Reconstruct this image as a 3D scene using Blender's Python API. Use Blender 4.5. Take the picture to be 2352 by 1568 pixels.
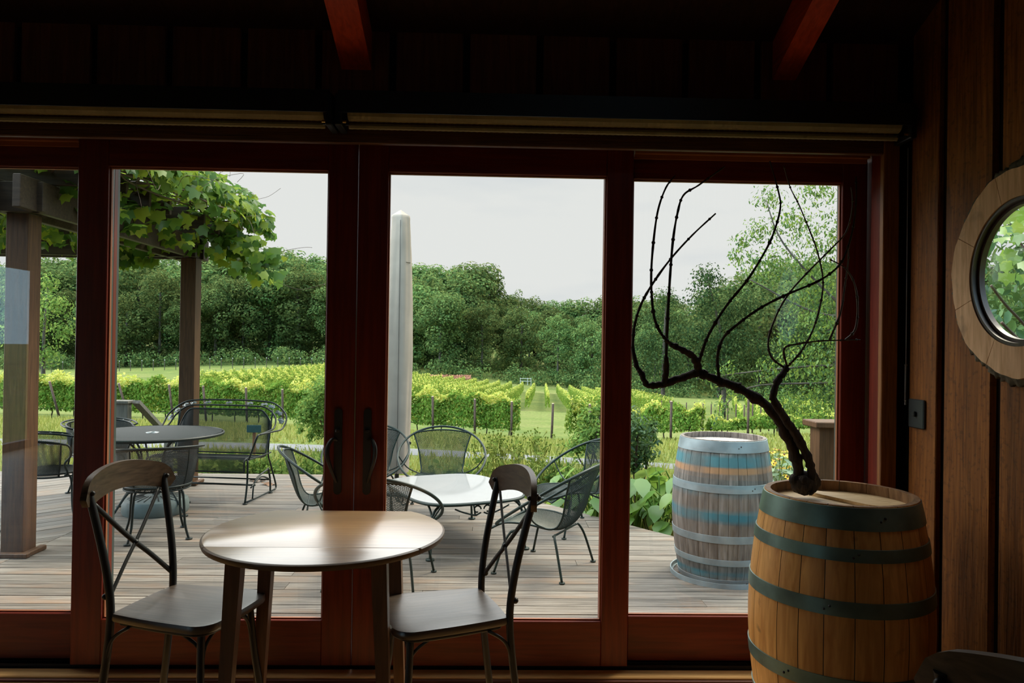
import bpy, math, random
import numpy as np
from mathutils import Vector, Matrix
for o in list(bpy.data.objects): bpy.data.objects.remove(o)
S = bpy.context.scene
COL = S.collection
PI = math.pi
# ------------------------------------------------------------------ camera, sky, sun, exposure
EYE = np.array([0.0, 0.0, 1.46])
FPX = 1700.0
_yaw, _pit, _rol = math.radians(1.5), math.radians(.3), 0.0145
_f = np.array([math.sin(_yaw)*math.cos(_pit), math.cos(_yaw)*math.cos(_pit), math.sin(_pit)])
_r = np.array([math.cos(_yaw), -math.sin(_yaw), 0.0]); _u = np.cross(_r, _f)
_r2 = math.cos(_rol)*_r + math.sin(_rol)*_u; _u2 = -math.sin(_rol)*_r + math.cos(_rol)*_u
cd = bpy.data.cameras.new('camera'); cam = bpy.data.objects.new('camera', cd); COL.objects.link(cam)
cd.sensor_width = 36.0; cd.lens = FPX/2352*36.0; cd.clip_start = .05; cd.clip_end = 2000
M = Matrix.Identity(4)
for i in range(3):
    M[i][0], M[i][1], M[i][2], M[i][3] = _r2[i], _u2[i], -_f[i], EYE[i]
cam.matrix_world = M
S.camera = cam

def atY(x, y, Y):                       # the point of the place seen at a pixel, at depth Y
    d = _f + _r2*(x-1176)/FPX - _u2*(y-784)/FPX
    return EYE + d*(Y/d[1])
def pix(p):
    q = np.asarray(p, float)-EYE; d = q@_f
    return 1176+FPX*(q@_r2)/d, 784-FPX*(q@_u2)/d

S.view_settings.view_transform = 'Standard'; S.view_settings.look = 'None'
S.view_settings.exposure = 0.14; S.view_settings.gamma = 1.0
S.view_settings.use_curve_mapping = False
S.cycles.use_denoising = True
S.cycles.max_bounces = 8; S.cycles.diffuse_bounces = 4; S.cycles.glossy_bounces = 3
S.cycles.transmission_bounces = 4; S.cycles.transparent_max_bounces = 16
S.cycles.caustics_reflective = False; S.cycles.caustics_refractive = False

W = bpy.data.worlds.new('overcast_sky'); S.world = W; W.use_nodes = True
nt = W.node_tree; nt.nodes.clear()
N = nt.nodes.new; L = nt.links.new
tc = N('ShaderNodeTexCoord'); mp = N('ShaderNodeMapping'); mp.inputs['Scale'].default_value = (1, 1, 4.5)
nz = N('ShaderNodeTexNoise'); nz.inputs['Scale'].default_value = 2.6; nz.inputs['Detail'].default_value = 5
L(tc.outputs['Generated'], mp.inputs['Vector']); L(mp.outputs['Vector'], nz.inputs['Vector'])
cr = N('ShaderNodeValToRGB')
cr.color_ramp.elements[0].position = .30; cr.color_ramp.elements[0].color = (.69, .71, .73, 1)
cr.color_ramp.elements[1].position = .47; cr.color_ramp.elements[1].color = (.80, .795, .78, 1)
L(nz.outputs['Fac'], cr.inputs['Fac'])
sx = N('ShaderNodeSeparateXYZ'); L(tc.outputs['Generated'], sx.inputs[0])
mr = N('ShaderNodeMapRange'); mr.inputs['From Min'].default_value = .0; mr.inputs['From Max'].default_value = -.5
L(sx.outputs['Y'], mr.inputs['Value'])
mx = N('ShaderNodeMix'); mx.data_type = 'RGBA'; mx.inputs[7].default_value = (.42, .62, .76, 1)
L(mr.outputs[0], mx.inputs[0]); L(cr.outputs[0], mx.inputs[6])
bg = N('ShaderNodeBackground'); bg.inputs['Strength'].default_value = 1.0
L(mx.outputs[2], bg.inputs['Color'])
mz = N('ShaderNodeMapRange'); mz.inputs['From Min'].default_value = .24; mz.inputs['From Max'].default_value = .55
mz.inputs['To Min'].default_value = 1.0; mz.inputs['To Max'].default_value = 4.2
L(sx.outputs['Z'], mz.inputs['Value'])
dt = N('ShaderNodeVectorMath'); dt.operation = 'DOT_PRODUCT'; dt.inputs[1].default_value = (-.97, -.25, 0); L(tc.outputs['Generated'], dt.inputs[0])
ml_ = N('ShaderNodeMapRange'); ml_.inputs['From Min'].default_value = .42; ml_.inputs['From Max'].default_value = .80
ml_.inputs['To Min'].default_value = 1.0; ml_.inputs['To Max'].default_value = 5.0; L(dt.outputs['Value'], ml_.inputs['Value'])  # added brightness in the unseen left sky, to light the room through the doors
mm_ = N('ShaderNodeMath'); mm_.operation = 'MULTIPLY'; L(mz.outputs[0], mm_.inputs[0]); L(ml_.outputs[0], mm_.inputs[1]); L(mm_.outputs[0], bg.inputs['Strength'])
wo = N('ShaderNodeOutputWorld'); L(bg.outputs[0], wo.inputs[0])

sl = bpy.data.lights.new('sun', 'SUN'); sl.energy = 3.4; sl.angle = math.radians(14); sl.color = (1, .90, .68)
so = bpy.data.objects.new('sun', sl); COL.objects.link(so); so.location = (20, 40, 40)
so.rotation_euler = Vector((-.52, -.50, -.85)).to_track_quat('-Z', 'Y').to_euler()

# ------------------------------------------------------------------ materials
MATS = {}
def new_mat(name):
    m = bpy.data.materials.new(name); m.use_nodes = True; m.node_tree.nodes.clear(); MATS[name] = m
    return m, m.node_tree.nodes.new, m.node_tree.links.new
def out(m, sh):
    o = m.node_tree.nodes.new('ShaderNodeOutputMaterial'); m.node_tree.links.new(sh, o.inputs[0])
def ramp(Nn, stops):
    r = Nn('ShaderNodeValToRGB'); e = r.color_ramp.elements
    while len(e) < len(stops): e.new(.5)
    for i, (p, c) in enumerate(stops): e[i].position = p; e[i].color = (*c, 1)
    return r
def bsdf(Nn, rough=.5, spec=.5, metal=0, coat=0):
    b = Nn('ShaderNodeBsdfPrincipled'); b.inputs['Roughness'].default_value = rough
    b.inputs['Specular IOR Level'].default_value = spec; b.inputs['Metallic'].default_value = metal
    b.inputs['Coat Weight'].default_value = coat; b.inputs['Coat Roughness'].default_value = .32
    return b
def plain(name, c, rough=.5, spec=.5, metal=0, var=.12, scale=8, coat=0, bump=0):
    m, n, l = new_mat(name); b = bsdf(n, rough, spec, metal, coat)
    t = n('ShaderNodeTexCoord'); z = n('ShaderNodeTexNoise'); z.inputs['Scale'].default_value = scale; z.inputs['Detail'].default_value = 4
    l(t.outputs['Object'], z.inputs['Vector'])
    r = ramp(n, [(.3, tuple(v*(1-var) for v in c)), (.7, tuple(min(1, v*(1+var)) for v in c))])
    l(z.outputs['Fac'], r.inputs['Fac']); l(r.outputs[0], b.inputs['Base Color'])
    if bump:
        bp = n('ShaderNodeBump'); bp.inputs['Strength'].default_value = bump; bp.inputs['Distance'].default_value = .01
        l(z.outputs['Fac'], bp.inputs['Height']); l(bp.outputs[0], b.inputs['Normal'])
    out(m, b.outputs[0]); return m
def wood(name, c1, c2, axis='Z', scale=1.0, rough=.5, spec=.5, coat=0, bump=.15, stretch=14, knots=None, island=.0, blotch=None):
    """grain running along one axis, a little different on every board"""
    m, n, l = new_mat(name); b = bsdf(n, rough, spec, 0, coat)
    t = n('ShaderNodeTexCoord'); mpn = n('ShaderNodeMapping')
    sc = [stretch*scale]*3; sc['XYZ'.index(axis)] = 1.0*scale
    mpn.inputs['Scale'].default_value = sc
    g = n('ShaderNodeNewGeometry'); ad = n('ShaderNodeVectorMath'); ad.operation = 'ADD'
    ml = n('ShaderNodeMath'); ml.operation = 'MULTIPLY'; ml.inputs[1].default_value = 37.0
    l(g.outputs['Random Per Island'], ml.inputs[0]); l(t.outputs['Object'], mpn.inputs['Vector'])
    l(mpn.outputs[0], ad.inputs[0]); l(ml.outputs[0], ad.inputs[1])
    z = n('ShaderNodeTexNoise'); z.inputs['Scale'].default_value = 3.0; z.inputs['Detail'].default_value = 7; z.inputs['Distortion'].default_value = .6
    l(ad.outputs[0], z.inputs['Vector'])
    r = ramp(n, [(.32, c1), (.68, c2)]); l(z.outputs['Fac'], r.inputs['Fac'])
    col = r.outputs[0]
    if island:
        hs = n('ShaderNodeHueSaturation'); a = n('ShaderNodeMapRange')
        a.inputs['To Min'].default_value = 1-island; a.inputs['To Max'].default_value = 1+island
        l(g.outputs['Random Per Island'], a.inputs['Value']); l(a.outputs[0], hs.inputs['Value']); l(col, hs.inputs['Color']); col = hs.outputs[0]
    if blotch:
        z2 = n('ShaderNodeTexNoise'); z2.inputs['Scale'].default_value = blotch[1]; z2.inputs['Detail'].default_value = 5
        l(t.outputs['Object'], z2.inputs['Vector'])
        rr = ramp(n, [(blotch[2], (0, 0, 0)), (blotch[2]+.12, (1, 1, 1))]); l(z2.outputs['Fac'], rr.inputs['Fac'])
        mxx = n('ShaderNodeMix'); mxx.data_type = 'RGBA'; mxx.inputs[7].default_value = (*blotch[0], 1)
        mm = n('ShaderNodeMath'); mm.operation = 'MULTIPLY'; mm.inputs[1].default_value = blotch[3]
        l(rr.outputs[0], mm.inputs[0]); l(mm.outputs[0], mxx.inputs[0]); l(col, mxx.inputs[6]); col = mxx.outputs[2]
    l(col, b.inputs['Base Color'])
    if bump:
        bp = n('ShaderNodeBump'); bp.inputs['Strength'].default_value = bump; bp.inputs['Distance'].default_value = .004
        l(z.outputs['Fac'], bp.inputs['Height']); l(bp.outputs[0], b.inputs['Normal'])
    out(m, b.outputs[0]); return m
def leafmat(name, c1, c2, c3, trans=.45, gloss=.0, vary=.0):
    """leaves: colour differs from leaf to leaf, light passes through them"""
    m, n, l = new_mat(name)
    g = n('ShaderNodeNewGeometry')
    r = ramp(n, [(0, c1), (.5, c2), (1, c3)]); l(g.outputs['Random Per Island'], r.inputs['Fac'])
    col = r.outputs[0]
    if vary:
        oi = n('ShaderNodeObjectInfo'); hs = n('ShaderNodeHueSaturation')
        a = n('ShaderNodeMapRange'); a.inputs['To Min'].default_value = 1-vary; a.inputs['To Max'].default_value = 1+vary
        l(oi.outputs['Random'], a.inputs['Value']); l(a.outputs[0], hs.inputs['Value'])
        a2 = n('ShaderNodeMapRange'); a2.inputs['To Min'].default_value = .475; a2.inputs['To Max'].default_value = .515
        l(oi.outputs['Random'], a2.inputs['Value']); l(a2.outputs[0], hs.inputs['Hue'])
        l(col, hs.inputs['Color']); col = hs.outputs[0]
    d = n('ShaderNodeBsdfDiffuse'); tr = n('ShaderNodeBsdfTranslucent'); mxs = n('ShaderNodeMixShader'); mxs.inputs[0].default_value = trans
    l(col, d.inputs[0])
    hs2 = n('ShaderNodeHueSaturation'); hs2.inputs['Hue'].default_value = .475; hs2.inputs['Value'].default_value = 1.5; l(col, hs2.inputs['Color'])
    l(hs2.outputs[0], tr.inputs[0]); l(d.outputs[0], mxs.inputs[1]); l(tr.outputs[0], mxs.inputs[2])
    sh = mxs.outputs[0]
    if gloss:
        gl = n('ShaderNodeBsdfGlossy'); gl.inputs['Roughness'].default_value = .35; gl.inputs[0].default_value = (.9, .95, 1, 1)
        m2 = n('ShaderNodeMixShader'); m2.inputs[0].default_value = gloss
        l(sh, m2.inputs[1]); l(gl.outputs[0], m2.inputs[2]); sh = m2.outputs[0]
    out(m, sh); return m

mahog = wood('mahogany_door_wood', (.10, .010, .005), (.18, .021, .008), 'Z', 1, .38, .45, 0, .08, 18)
mahogX = wood('mahogany_rail_wood', (.10, .010, .005), (.18, .021, .008), 'X', 1, .38, .45, 0, .08, 18)
wallw = wood('rough_sawn_wall_board', (.15, .048, .009), (.33, .118, .023), 'Z', 1.5, .55, .22, 0, .9, 16, island=.25, blotch=((.035, .013, .005), 60, .56, .4))
wallback = plain('wall_backing_board', (.012, .008, .006), .8, .2)
wallfront = wood('front_wall_board', (.10, .036, .026), (.19, .066, .042), 'Z', 1.2, .6, .3, 0, .4, 16, island=.2)
casing = wood('casing_wood', (.16, .056, .013), (.32, .125, .034), 'Z', 1.5, .5, .4, 0, .7, 20)
beamred = wood('red_stained_beam', (.46, .050, .018), (.70, .085, .03), 'Y', 1.2, .5, .4, 0, .4, 16)
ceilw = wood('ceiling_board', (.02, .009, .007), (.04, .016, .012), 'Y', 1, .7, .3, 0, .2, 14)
floorw = wood('floor_plank', (.32, .165, .05), (.48, .27, .10), 'X', 1, .35, .5, 0, .05, 16, island=.25)
threshw = wood('threshold_oak', (.46, .25, .085), (.64, .38, .15), 'X', 1, .4, .5, 0, .08, 18)
darkstep = wood('dark_threshold_strip', (.05, .012, .008), (.09, .02, .012), 'X', 1, .5, .4)
black = plain('black_track', (.008, .009, .011), .4, .5)
alu = plain('grey_green_cladding', (.05, .065, .06), .45, .5, 0, .06)
gasket = plain('glazing_bead_wood', (.34, .12, .05), .5, .4)
blackmetal = plain('black_chair_metal', (.012, .013, .014), .42, .5, 0, .1)
seatwood = wood('dark_seat_wood', (.036, .025, .018), (.095, .066, .048), 'X', 1.6, .36, .8, .5, .2, 12)
railwood = wood('grey_brown_rail_wood', (.052, .033, .020), (.12, .078, .048), 'Y', 1.8, .42, .5, 0, .1, 14)
tablewood = wood('honey_table_wood', (.34, .18, .072), (.50, .29, .125), 'X', 1.2, .24, 1.0, 1.0, .02, 20); tablewood.node_tree.nodes['Principled BSDF'].inputs['Coat Roughness'].default_value = .3; tablewood.node_tree.nodes['Principled BSDF'].inputs['Coat IOR'].default_value = 2.4
tableedge = wood('dark_table_edge', (.09, .05, .025), (.15, .085, .04), 'X', 1.2, .35, .5, 0, .03, 14)
tableleg = wood('brown_table_leg', (.10, .048, .022), (.17, .08, .036), 'Z', 1.6, .45, .5, 0, .05, 14)
shadefab = plain('woven_shade_fabric', (.30, .27, .17), .9, .1)
brass = plain('brass_pin', (.6, .38, .1), .3, .5, 1)
steel = plain('bright_steel', (.5, .55, .56), .3, .5, 1)
switchm = plain('bronze_switch_plate', (.045, .05, .05), .35, .5, .3)
vinebark = wood('dark_vine_bark', (.014, .009, .006), (.055, .034, .022), 'Z', 5, .75, .25, 0, 1.0, 6)
vinecane = plain('brown_vine_cane', (.07, .04, .024), .55, .4, 0, .4, 30)
ringwood = wood('pale_oak_ring', (.60, .35, .185), (.84, .55, .33), 'Z', 2.2, .6, .12, 0, .2, 8, island=.2, blotch=((.20, .13, .09), 6, .62, .6))
bark = plain('grey_bark_edge', (.13, .11, .08), .9, .1, 0, .5, 30, 0, .8)
portframe = wood('dark_port_frame', (.035, .016, .010), (.06, .028, .016), 'Z', 1, .4, .5)
oakbarrel = wood('new_oak_stave', (.54, .235, .055), (.80, .42, .125), 'Z', 1.4, .48, .4, 0, .15, 10, island=.16, blotch=((.05, .03, .02), 9, .66, .85))
oakhead = wood('pale_oak_head', (.66, .44, .21), (.84, .63, .36), 'X', 2, .5, .35, 0, .08, 12, island=.1)
oakchime = wood('toasted_chime', (.16, .08, .035), (.34, .19, .09), 'Z', 2, .6, .3, 0, .1, 8, island=.35)
hoopgreen = plain('blue_green_hoop', (.13, .20, .17), .42, .5, .45, .4, 7)
hoopgrey = plain('weathered_galvanized_hoop', (.23, .285, .305), .5, .5, .25, .3, 6)
oldchime = wood('grey_chime', (.13, .11, .10), (.26, .225, .20), 'Z', 2, .75, .2, 0, .2, 8, island=.3)
metalgreen = plain('dark_green_wrought_iron', (.011, .024, .020), .42, .3, 0, .2, 20)
metalblack = plain('black_wrought_iron', (.008, .014, .013), .42, .3, 0, .2, 20)
leafcast = plain('bright_cast_leaf', (.07, .09, .09), .3, .6, .2)
whiteglass = plain('white_table_glass', (.34, .34, .34), .07, .9, 0, .02)
stonebase = plain('grey_green_base', (.10, .125, .12), .5, .4, 0, .15, 6)
canvas = plain('taupe_canvas', (.36, .295, .24), .8, .2, 0, .1, 5, 0, .15)
seamm = plain('dark_seam', (.10, .09, .08), .8, .2)
postw = wood('cedar_post', (.05, .022, .008), (.10, .046, .018), 'Z', 1.3, .6, .3, 0, .25, 16)
beamdark = wood('cedar_beam', (.035, .023, .015), (.065, .042, .026), 'X', 1.3, .6, .3, 0, .25, 12)
greyw = wood('weathered_grey_wood', (.10, .10, .088), (.18, .175, .155), 'Z', 1.3, .8, .2, 0, .3, 16)
vpost = plain('brown_vineyard_post', (.060, .038, .028), .8, .2, 0, .4, 6)
cutend = plain('pale_cut_end', (.55, .40, .26), .7)
wire = plain('trellis_pipe', (.02, .022, .02), .5)
signm = plain('teal_sign', (.02, .11, .12), .5)
signw = plain('white_sign_lettering', (.55, .62, .62), .6)
orangew = plain('orange_brown_stake', (.33, .13, .05), .7)
gravel = plain('grey_gravel', (.13, .13, .132), .9, .2, 0, .25, 30)
brush = plain('reddish_cut_brush', (.36, .16, .10), .95, .1, 0, .5, 3)
trunkm = plain('grey_tree_trunk', (.075, .062, .05), .9, .1, 0, .4, 3)
fencem = plain('pale_fence_rail', (.42, .42, .38), .8)
deadleaf = plain('dead_leaf_brown', (.16, .08, .04), .8)
yellow = plain('yellow_petals', (.85, .50, .03), .6)
umbblk = plain('black_buckle', (.01, .01, .01), .5)

leaf_forest = leafmat('forest_leaves', (.040, .076, .026), (.074, .122, .038), (.15, .195, .062), .30, 0, .36)
leaf_slope = leafmat('slope_tree_leaves', (.016, .036, .014), (.030, .058, .021), (.066, .098, .032), .30, 0, .2)
leaf_vine = leafmat('grape_row_leaves', (.07, .145, .022), (.115, .20, .032), (.21, .28, .055), .42)
leaf_sun_shoot = leafmat('sun_tinted_grape_shoots', (.27, .32, .06), (.36, .40, .09), (.46, .46, .14), .45)  # young growth, with the sunlit look of row tops put into its colour
leaf_perg = leafmat('pergola_grape_leaves', (.035, .10, .015), (.075, .165, .022), (.25, .33, .035), .5, .015)
leaf_tree = leafmat('tulip_tree_leaves', (.035, .08, .02), (.065, .13, .028), (.16, .24, .045), .45, .012)
leaf_shrub = leafmat('shrub_leaves', (.06, .12, .03), (.11, .19, .045), (.20, .28, .07), .4)
leaf_dark = leafmat('dark_shrub_leaves', (.030, .07, .022), (.05, .105, .03), (.09, .15, .045), .35, .02)
leaf_big = leafmat('broad_leaves', (.08, .19, .03), (.13, .26, .045), (.26, .38, .09), .45, .05)
leaf_weed = leafmat('weed_leaves', (.13, .19, .04), (.21, .27, .065), (.34, .36, .12), .45)
leaf_grey = leafmat('grey_green_leaves', (.14, .22, .13), (.2, .29, .17), (.28, .36, .2), .35, .04)
leaf_grass = leafmat('grass_blades', (.11, .14, .030), (.18, .205, .048), (.29, .29, .095), .35)

def glassmat(name, tint, rough=0.0):
    m, n, l = new_mat(name)
    t = n('ShaderNodeBsdfTransparent'); t.inputs[0].default_value = (*tint, 1)
    g = n('ShaderNodeBsdfGlossy'); g.inputs['Roughness'].default_value = rough
    lw = n('ShaderNodeLayerWeight'); lw.inputs[0].default_value = .5
    pw = n('ShaderNodeMath'); pw.operation = 'POWER'; pw.inputs[1].default_value = 5; l(lw.outputs['Facing'], pw.inputs[0])
    fr = n('ShaderNodeMath'); fr.operation = 'MULTIPLY_ADD'; fr.inputs[1].default_value = .96; fr.inputs[2].default_value = .04; l(pw.outputs[0], fr.inputs[0])
    mxs = n('ShaderNodeMixShader'); l(fr.outputs[0], mxs.inputs[0]); l(t.outputs[0], mxs.inputs[1]); l(g.outputs[0], mxs.inputs[2])
    out(m, mxs.outputs[0]); return m
glass = glassmat('window_glass', (.97, .985, .98))

def groundmat():
    m, n, l = new_mat('meadow_ground'); b = bsdf(n, .95, .1)
    t = n('ShaderNodeTexCoord')
    z = n('ShaderNodeTexNoise'); z.inputs['Scale'].default_value = .12; z.inputs['Detail'].default_value = 8; z.inputs['Roughness'].default_value = .7
    l(t.outputs['Object'], z.inputs['Vector'])
    r = ramp(n, [(.3, (.075, .115, .028)), (.5, (.125, .155, .040)), (.72, (.175, .175, .065))]); l(z.outputs['Fac'], r.inputs['Fac'])
    z2 = n('ShaderNodeTexNoise'); z2.inputs['Scale'].default_value = 4; z2.inputs['Detail'].default_value = 6; l(t.outputs['Object'], z2.inputs['Vector'])
    r2 = ramp(n, [(.3, (.55, .55, .55)), (.7, (1.15, 1.15, 1.1))]); l(z2.outputs['Fac'], r2.inputs['Fac'])
    mxx = n('ShaderNodeMix'); mxx.data_type = 'RGBA'; mxx.blend_type = 'MULTIPLY'; mxx.inputs[0].default_value = 1
    l(r.outputs[0], mxx.inputs[6]); l(r2.outputs[0], mxx.inputs[7]); l(mxx.outputs[2], b.inputs['Base Color'])
    bp = n('ShaderNodeBump'); bp.inputs['Strength'].default_value = .6; bp.inputs['Distance'].default_value = .2
    l(z2.outputs['Fac'], bp.inputs['Height']); l(bp.outputs[0], b.inputs['Normal'])
    out(m, b.outputs[0]); return m
groundm = groundmat()

def deckmat(name, ang):
    """weathered grey deck boards: streaky grain, dark checks, worn pale and reddish patches"""
    m, n, l = new_mat(name); b = bsdf(n, .62, .35)
    t = n('ShaderNodeTexCoord'); rt = n('ShaderNodeMapping'); rt.inputs['Rotation'].default_value = (0, 0, ang)
    l(t.outputs['Object'], rt.inputs['Vector'])
    g = n('ShaderNodeNewGeometry'); ml = n('ShaderNodeMath'); ml.operation = 'MULTIPLY'; ml.inputs[1].default_value = 61
    l(g.outputs['Random Per Island'], ml.inputs[0])
    def noise(sc, scale, det):
        mpn = n('ShaderNodeMapping'); mpn.inputs['Scale'].default_value = sc; l(rt.outputs[0], mpn.inputs['Vector'])
        ad = n('ShaderNodeVectorMath'); l(mpn.outputs[0], ad.inputs[0]); l(ml.outputs[0], ad.inputs[1])
        z = n('ShaderNodeTexNoise'); z.inputs['Scale'].default_value = scale; z.inputs['Detail'].default_value = det; z.inputs['Roughness'].default_value = .65
        l(ad.outputs[0], z.inputs['Vector']); return z
    z = noise((.9, 22, 22), 2.4, 7)
    r = ramp(n, [(.30, (.045, .037, .030)), (.44, (.115, .097, .080)), (.60, (.20, .174, .146)), (.78, (.29, .26, .225))]); l(z.outputs['Fac'], r.inputs['Fac'])
    z2 = noise((.8, 2.5, 2.5), 1.7, 4)
    r2 = ramp(n, [(.52, (0, 0, 0)), (.70, (.75, .75, .75))]); l(z2.outputs['Fac'], r2.inputs['Fac'])
    mxx = n('ShaderNodeMix'); mxx.data_type = 'RGBA'; mxx.inputs[7].default_value = (.19, .115, .07, 1)
    l(r2.outputs[0], mxx.inputs[0]); l(r.outputs[0], mxx.inputs[6])
    hs = n('ShaderNodeHueSaturation'); a = n('ShaderNodeMapRange'); a.inputs['To Min'].default_value = .72; a.inputs['To Max'].default_value = 1.2
    l(g.outputs['Random Per Island'], a.inputs['Value']); l(a.outputs[0], hs.inputs['Value']); l(mxx.outputs[2], hs.inputs['Color'])
    l(hs.outputs[0], b.inputs['Base Color'])
    bp = n('ShaderNodeBump'); bp.inputs['Strength'].default_value = .5; bp.inputs['Distance'].default_value = .006
    l(z.outputs['Fac'], bp.inputs['Height']); l(bp.outputs[0], b.inputs['Normal'])
    out(m, b.outputs[0]); return m
deckm = deckmat('weathered_deck', 0); deckdiag = deckmat('weathered_deck_diagonal', -PI/4)

def oldbarrel():
    """grey weathered staves with faded teal paint bands and a raw band where a hoop was lost"""
    m, n, l = new_mat('weathered_painted_staves'); b = bsdf(n, .7, .3)
    t = n('ShaderNodeTexCoord'); g = n('ShaderNodeNewGeometry')
    mpn = n('ShaderNodeMapping'); mpn.inputs['Scale'].default_value = (16, 16, 1.6); l(t.outputs['Object'], mpn.inputs['Vector'])
    z = n('ShaderNodeTexNoise'); z.inputs['Scale'].default_value = 2.5; z.inputs['Detail'].default_value = 7; l(mpn.outputs[0], z.inputs['Vector'])
    r = ramp(n, [(.3, (.085, .075, .068)), (.55, (.17, .15, .135)), (.75, (.27, .235, .215))]); l(z.outputs['Fac'], r.inputs['Fac'])
    hs = n('ShaderNodeHueSaturation'); a = n('ShaderNodeMapRange'); a.inputs['To Min'].default_value = .75; a.inputs['To Max'].default_value = 1.25
    l(g.outputs['Random Per Island'], a.inputs['Value']); l(a.outputs[0], hs.inputs['Value']); l(r.outputs[0], hs.inputs['Color'])
    s = n('ShaderNodeSeparateXYZ'); l(t.outputs['Object'], s.inputs[0])
    z3 = n('ShaderNodeTexNoise'); z3.inputs['Scale'].default_value = 5; z3.inputs['Detail'].default_value = 4; l(t.outputs['Object'], z3.inputs['Vector'])
    col = hs.outputs[0]
    def band(z0, z1, c, lo, hi, soft=.006):
        nonlocal col
        q = n('ShaderNodeMath'); q.operation = 'SUBTRACT'; q.inputs[1].default_value = (z0+z1)/2; l(s.outputs['Z'], q.inputs[0])
        ab = n('ShaderNodeMath'); ab.operation = 'ABSOLUTE'; l(q.outputs[0], ab.inputs[0])
        mr_ = n('ShaderNodeMapRange'); mr_.inputs['From Min'].default_value = (z1-z0)/2+soft; mr_.inputs['From Max'].default_value = (z1-z0)/2-soft
        l(ab.outputs[0], mr_.inputs['Value'])
        m2 = n('ShaderNodeMapRange'); m2.inputs['From Min'].default_value = .35; m2.inputs['From Max'].default_value = .6
        m2.inputs['To Min'].default_value = lo; m2.inputs['To Max'].default_value = hi; l(z3.outputs['Fac'], m2.inputs['Value'])
        mu = n('ShaderNodeMath'); mu.operation = 'MULTIPLY'; l(mr_.outputs[0], mu.inputs[0]); l(m2.outputs[0], mu.inputs[1])
        mxx = n('ShaderNodeMix'); mxx.data_type = 'RGBA'; mxx.inputs[7].default_value = (*c, 1)
        l(mu.outputs[0], mxx.inputs[0]); l(col, mxx.inputs[6]); col = mxx.outputs[2]
    band(.785, .862, (.07, .19, .22), .35, 1.0, .014); band(.745, .785, (.36, .20, .105), .35, 1.0)
    band(.60, .665, (.06, .15, .18), .1, .8, .02); band(.43, .50, (.055, .18, .22), .3, 1.0, .015); band(.045, .09, (.06, .18, .22), .3, 1.0, .01)
    l(col, b.inputs['Base Color'])
    bp = n('ShaderNodeBump'); bp.inputs['Strength'].default_value = .4; bp.inputs['Distance'].default_value = .006
    l(z.outputs['Fac'], bp.inputs['Height']); l(bp.outputs[0], b.inputs['Normal'])
    out(m, b.outputs[0]); return m
oldstave = oldbarrel()
oldhead = wood('grey_barrel_head', (.30, .25, .22), (.52, .46, .41), 'X', 2, .75, .2, 0, .2, 12, island=.12)

# ------------------------------------------------------------------ mesh helpers
def mesh_obj(name, V, F, mat, parent=None, smooth=False, loc=None):
    me = bpy.data.meshes.new(name)
    V = np.asarray(V, np.float32)
    if isinstance(F, np.ndarray):
        k = F.shape[1]; nf = len(F)
        me.vertices.add(len(V)); me.vertices.foreach_set('co', V.ravel())
        me.loops.add(nf*k); me.loops.foreach_set('vertex_index', F.astype(np.int32).ravel())
        me.polygons.add(nf); me.polygons.foreach_set('loop_start', np.arange(0, nf*k, k, dtype=np.int32))
        me.polygons.foreach_set('loop_total', np.full(nf, k, np.int32))
        me.update(calc_edges=True)
    else:
        me.from_pydata([tuple(map(float, v)) for v in V], [], F); me.update()
    if smooth: me.polygons.foreach_set('use_smooth', np.ones(len(me.polygons), bool))
    me.materials.append(mat)
    o = bpy.data.objects.new(name, me); COL.objects.link(o)
    if parent is not None: o.parent = parent
    if loc is not None: o.location = loc
    return o

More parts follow.
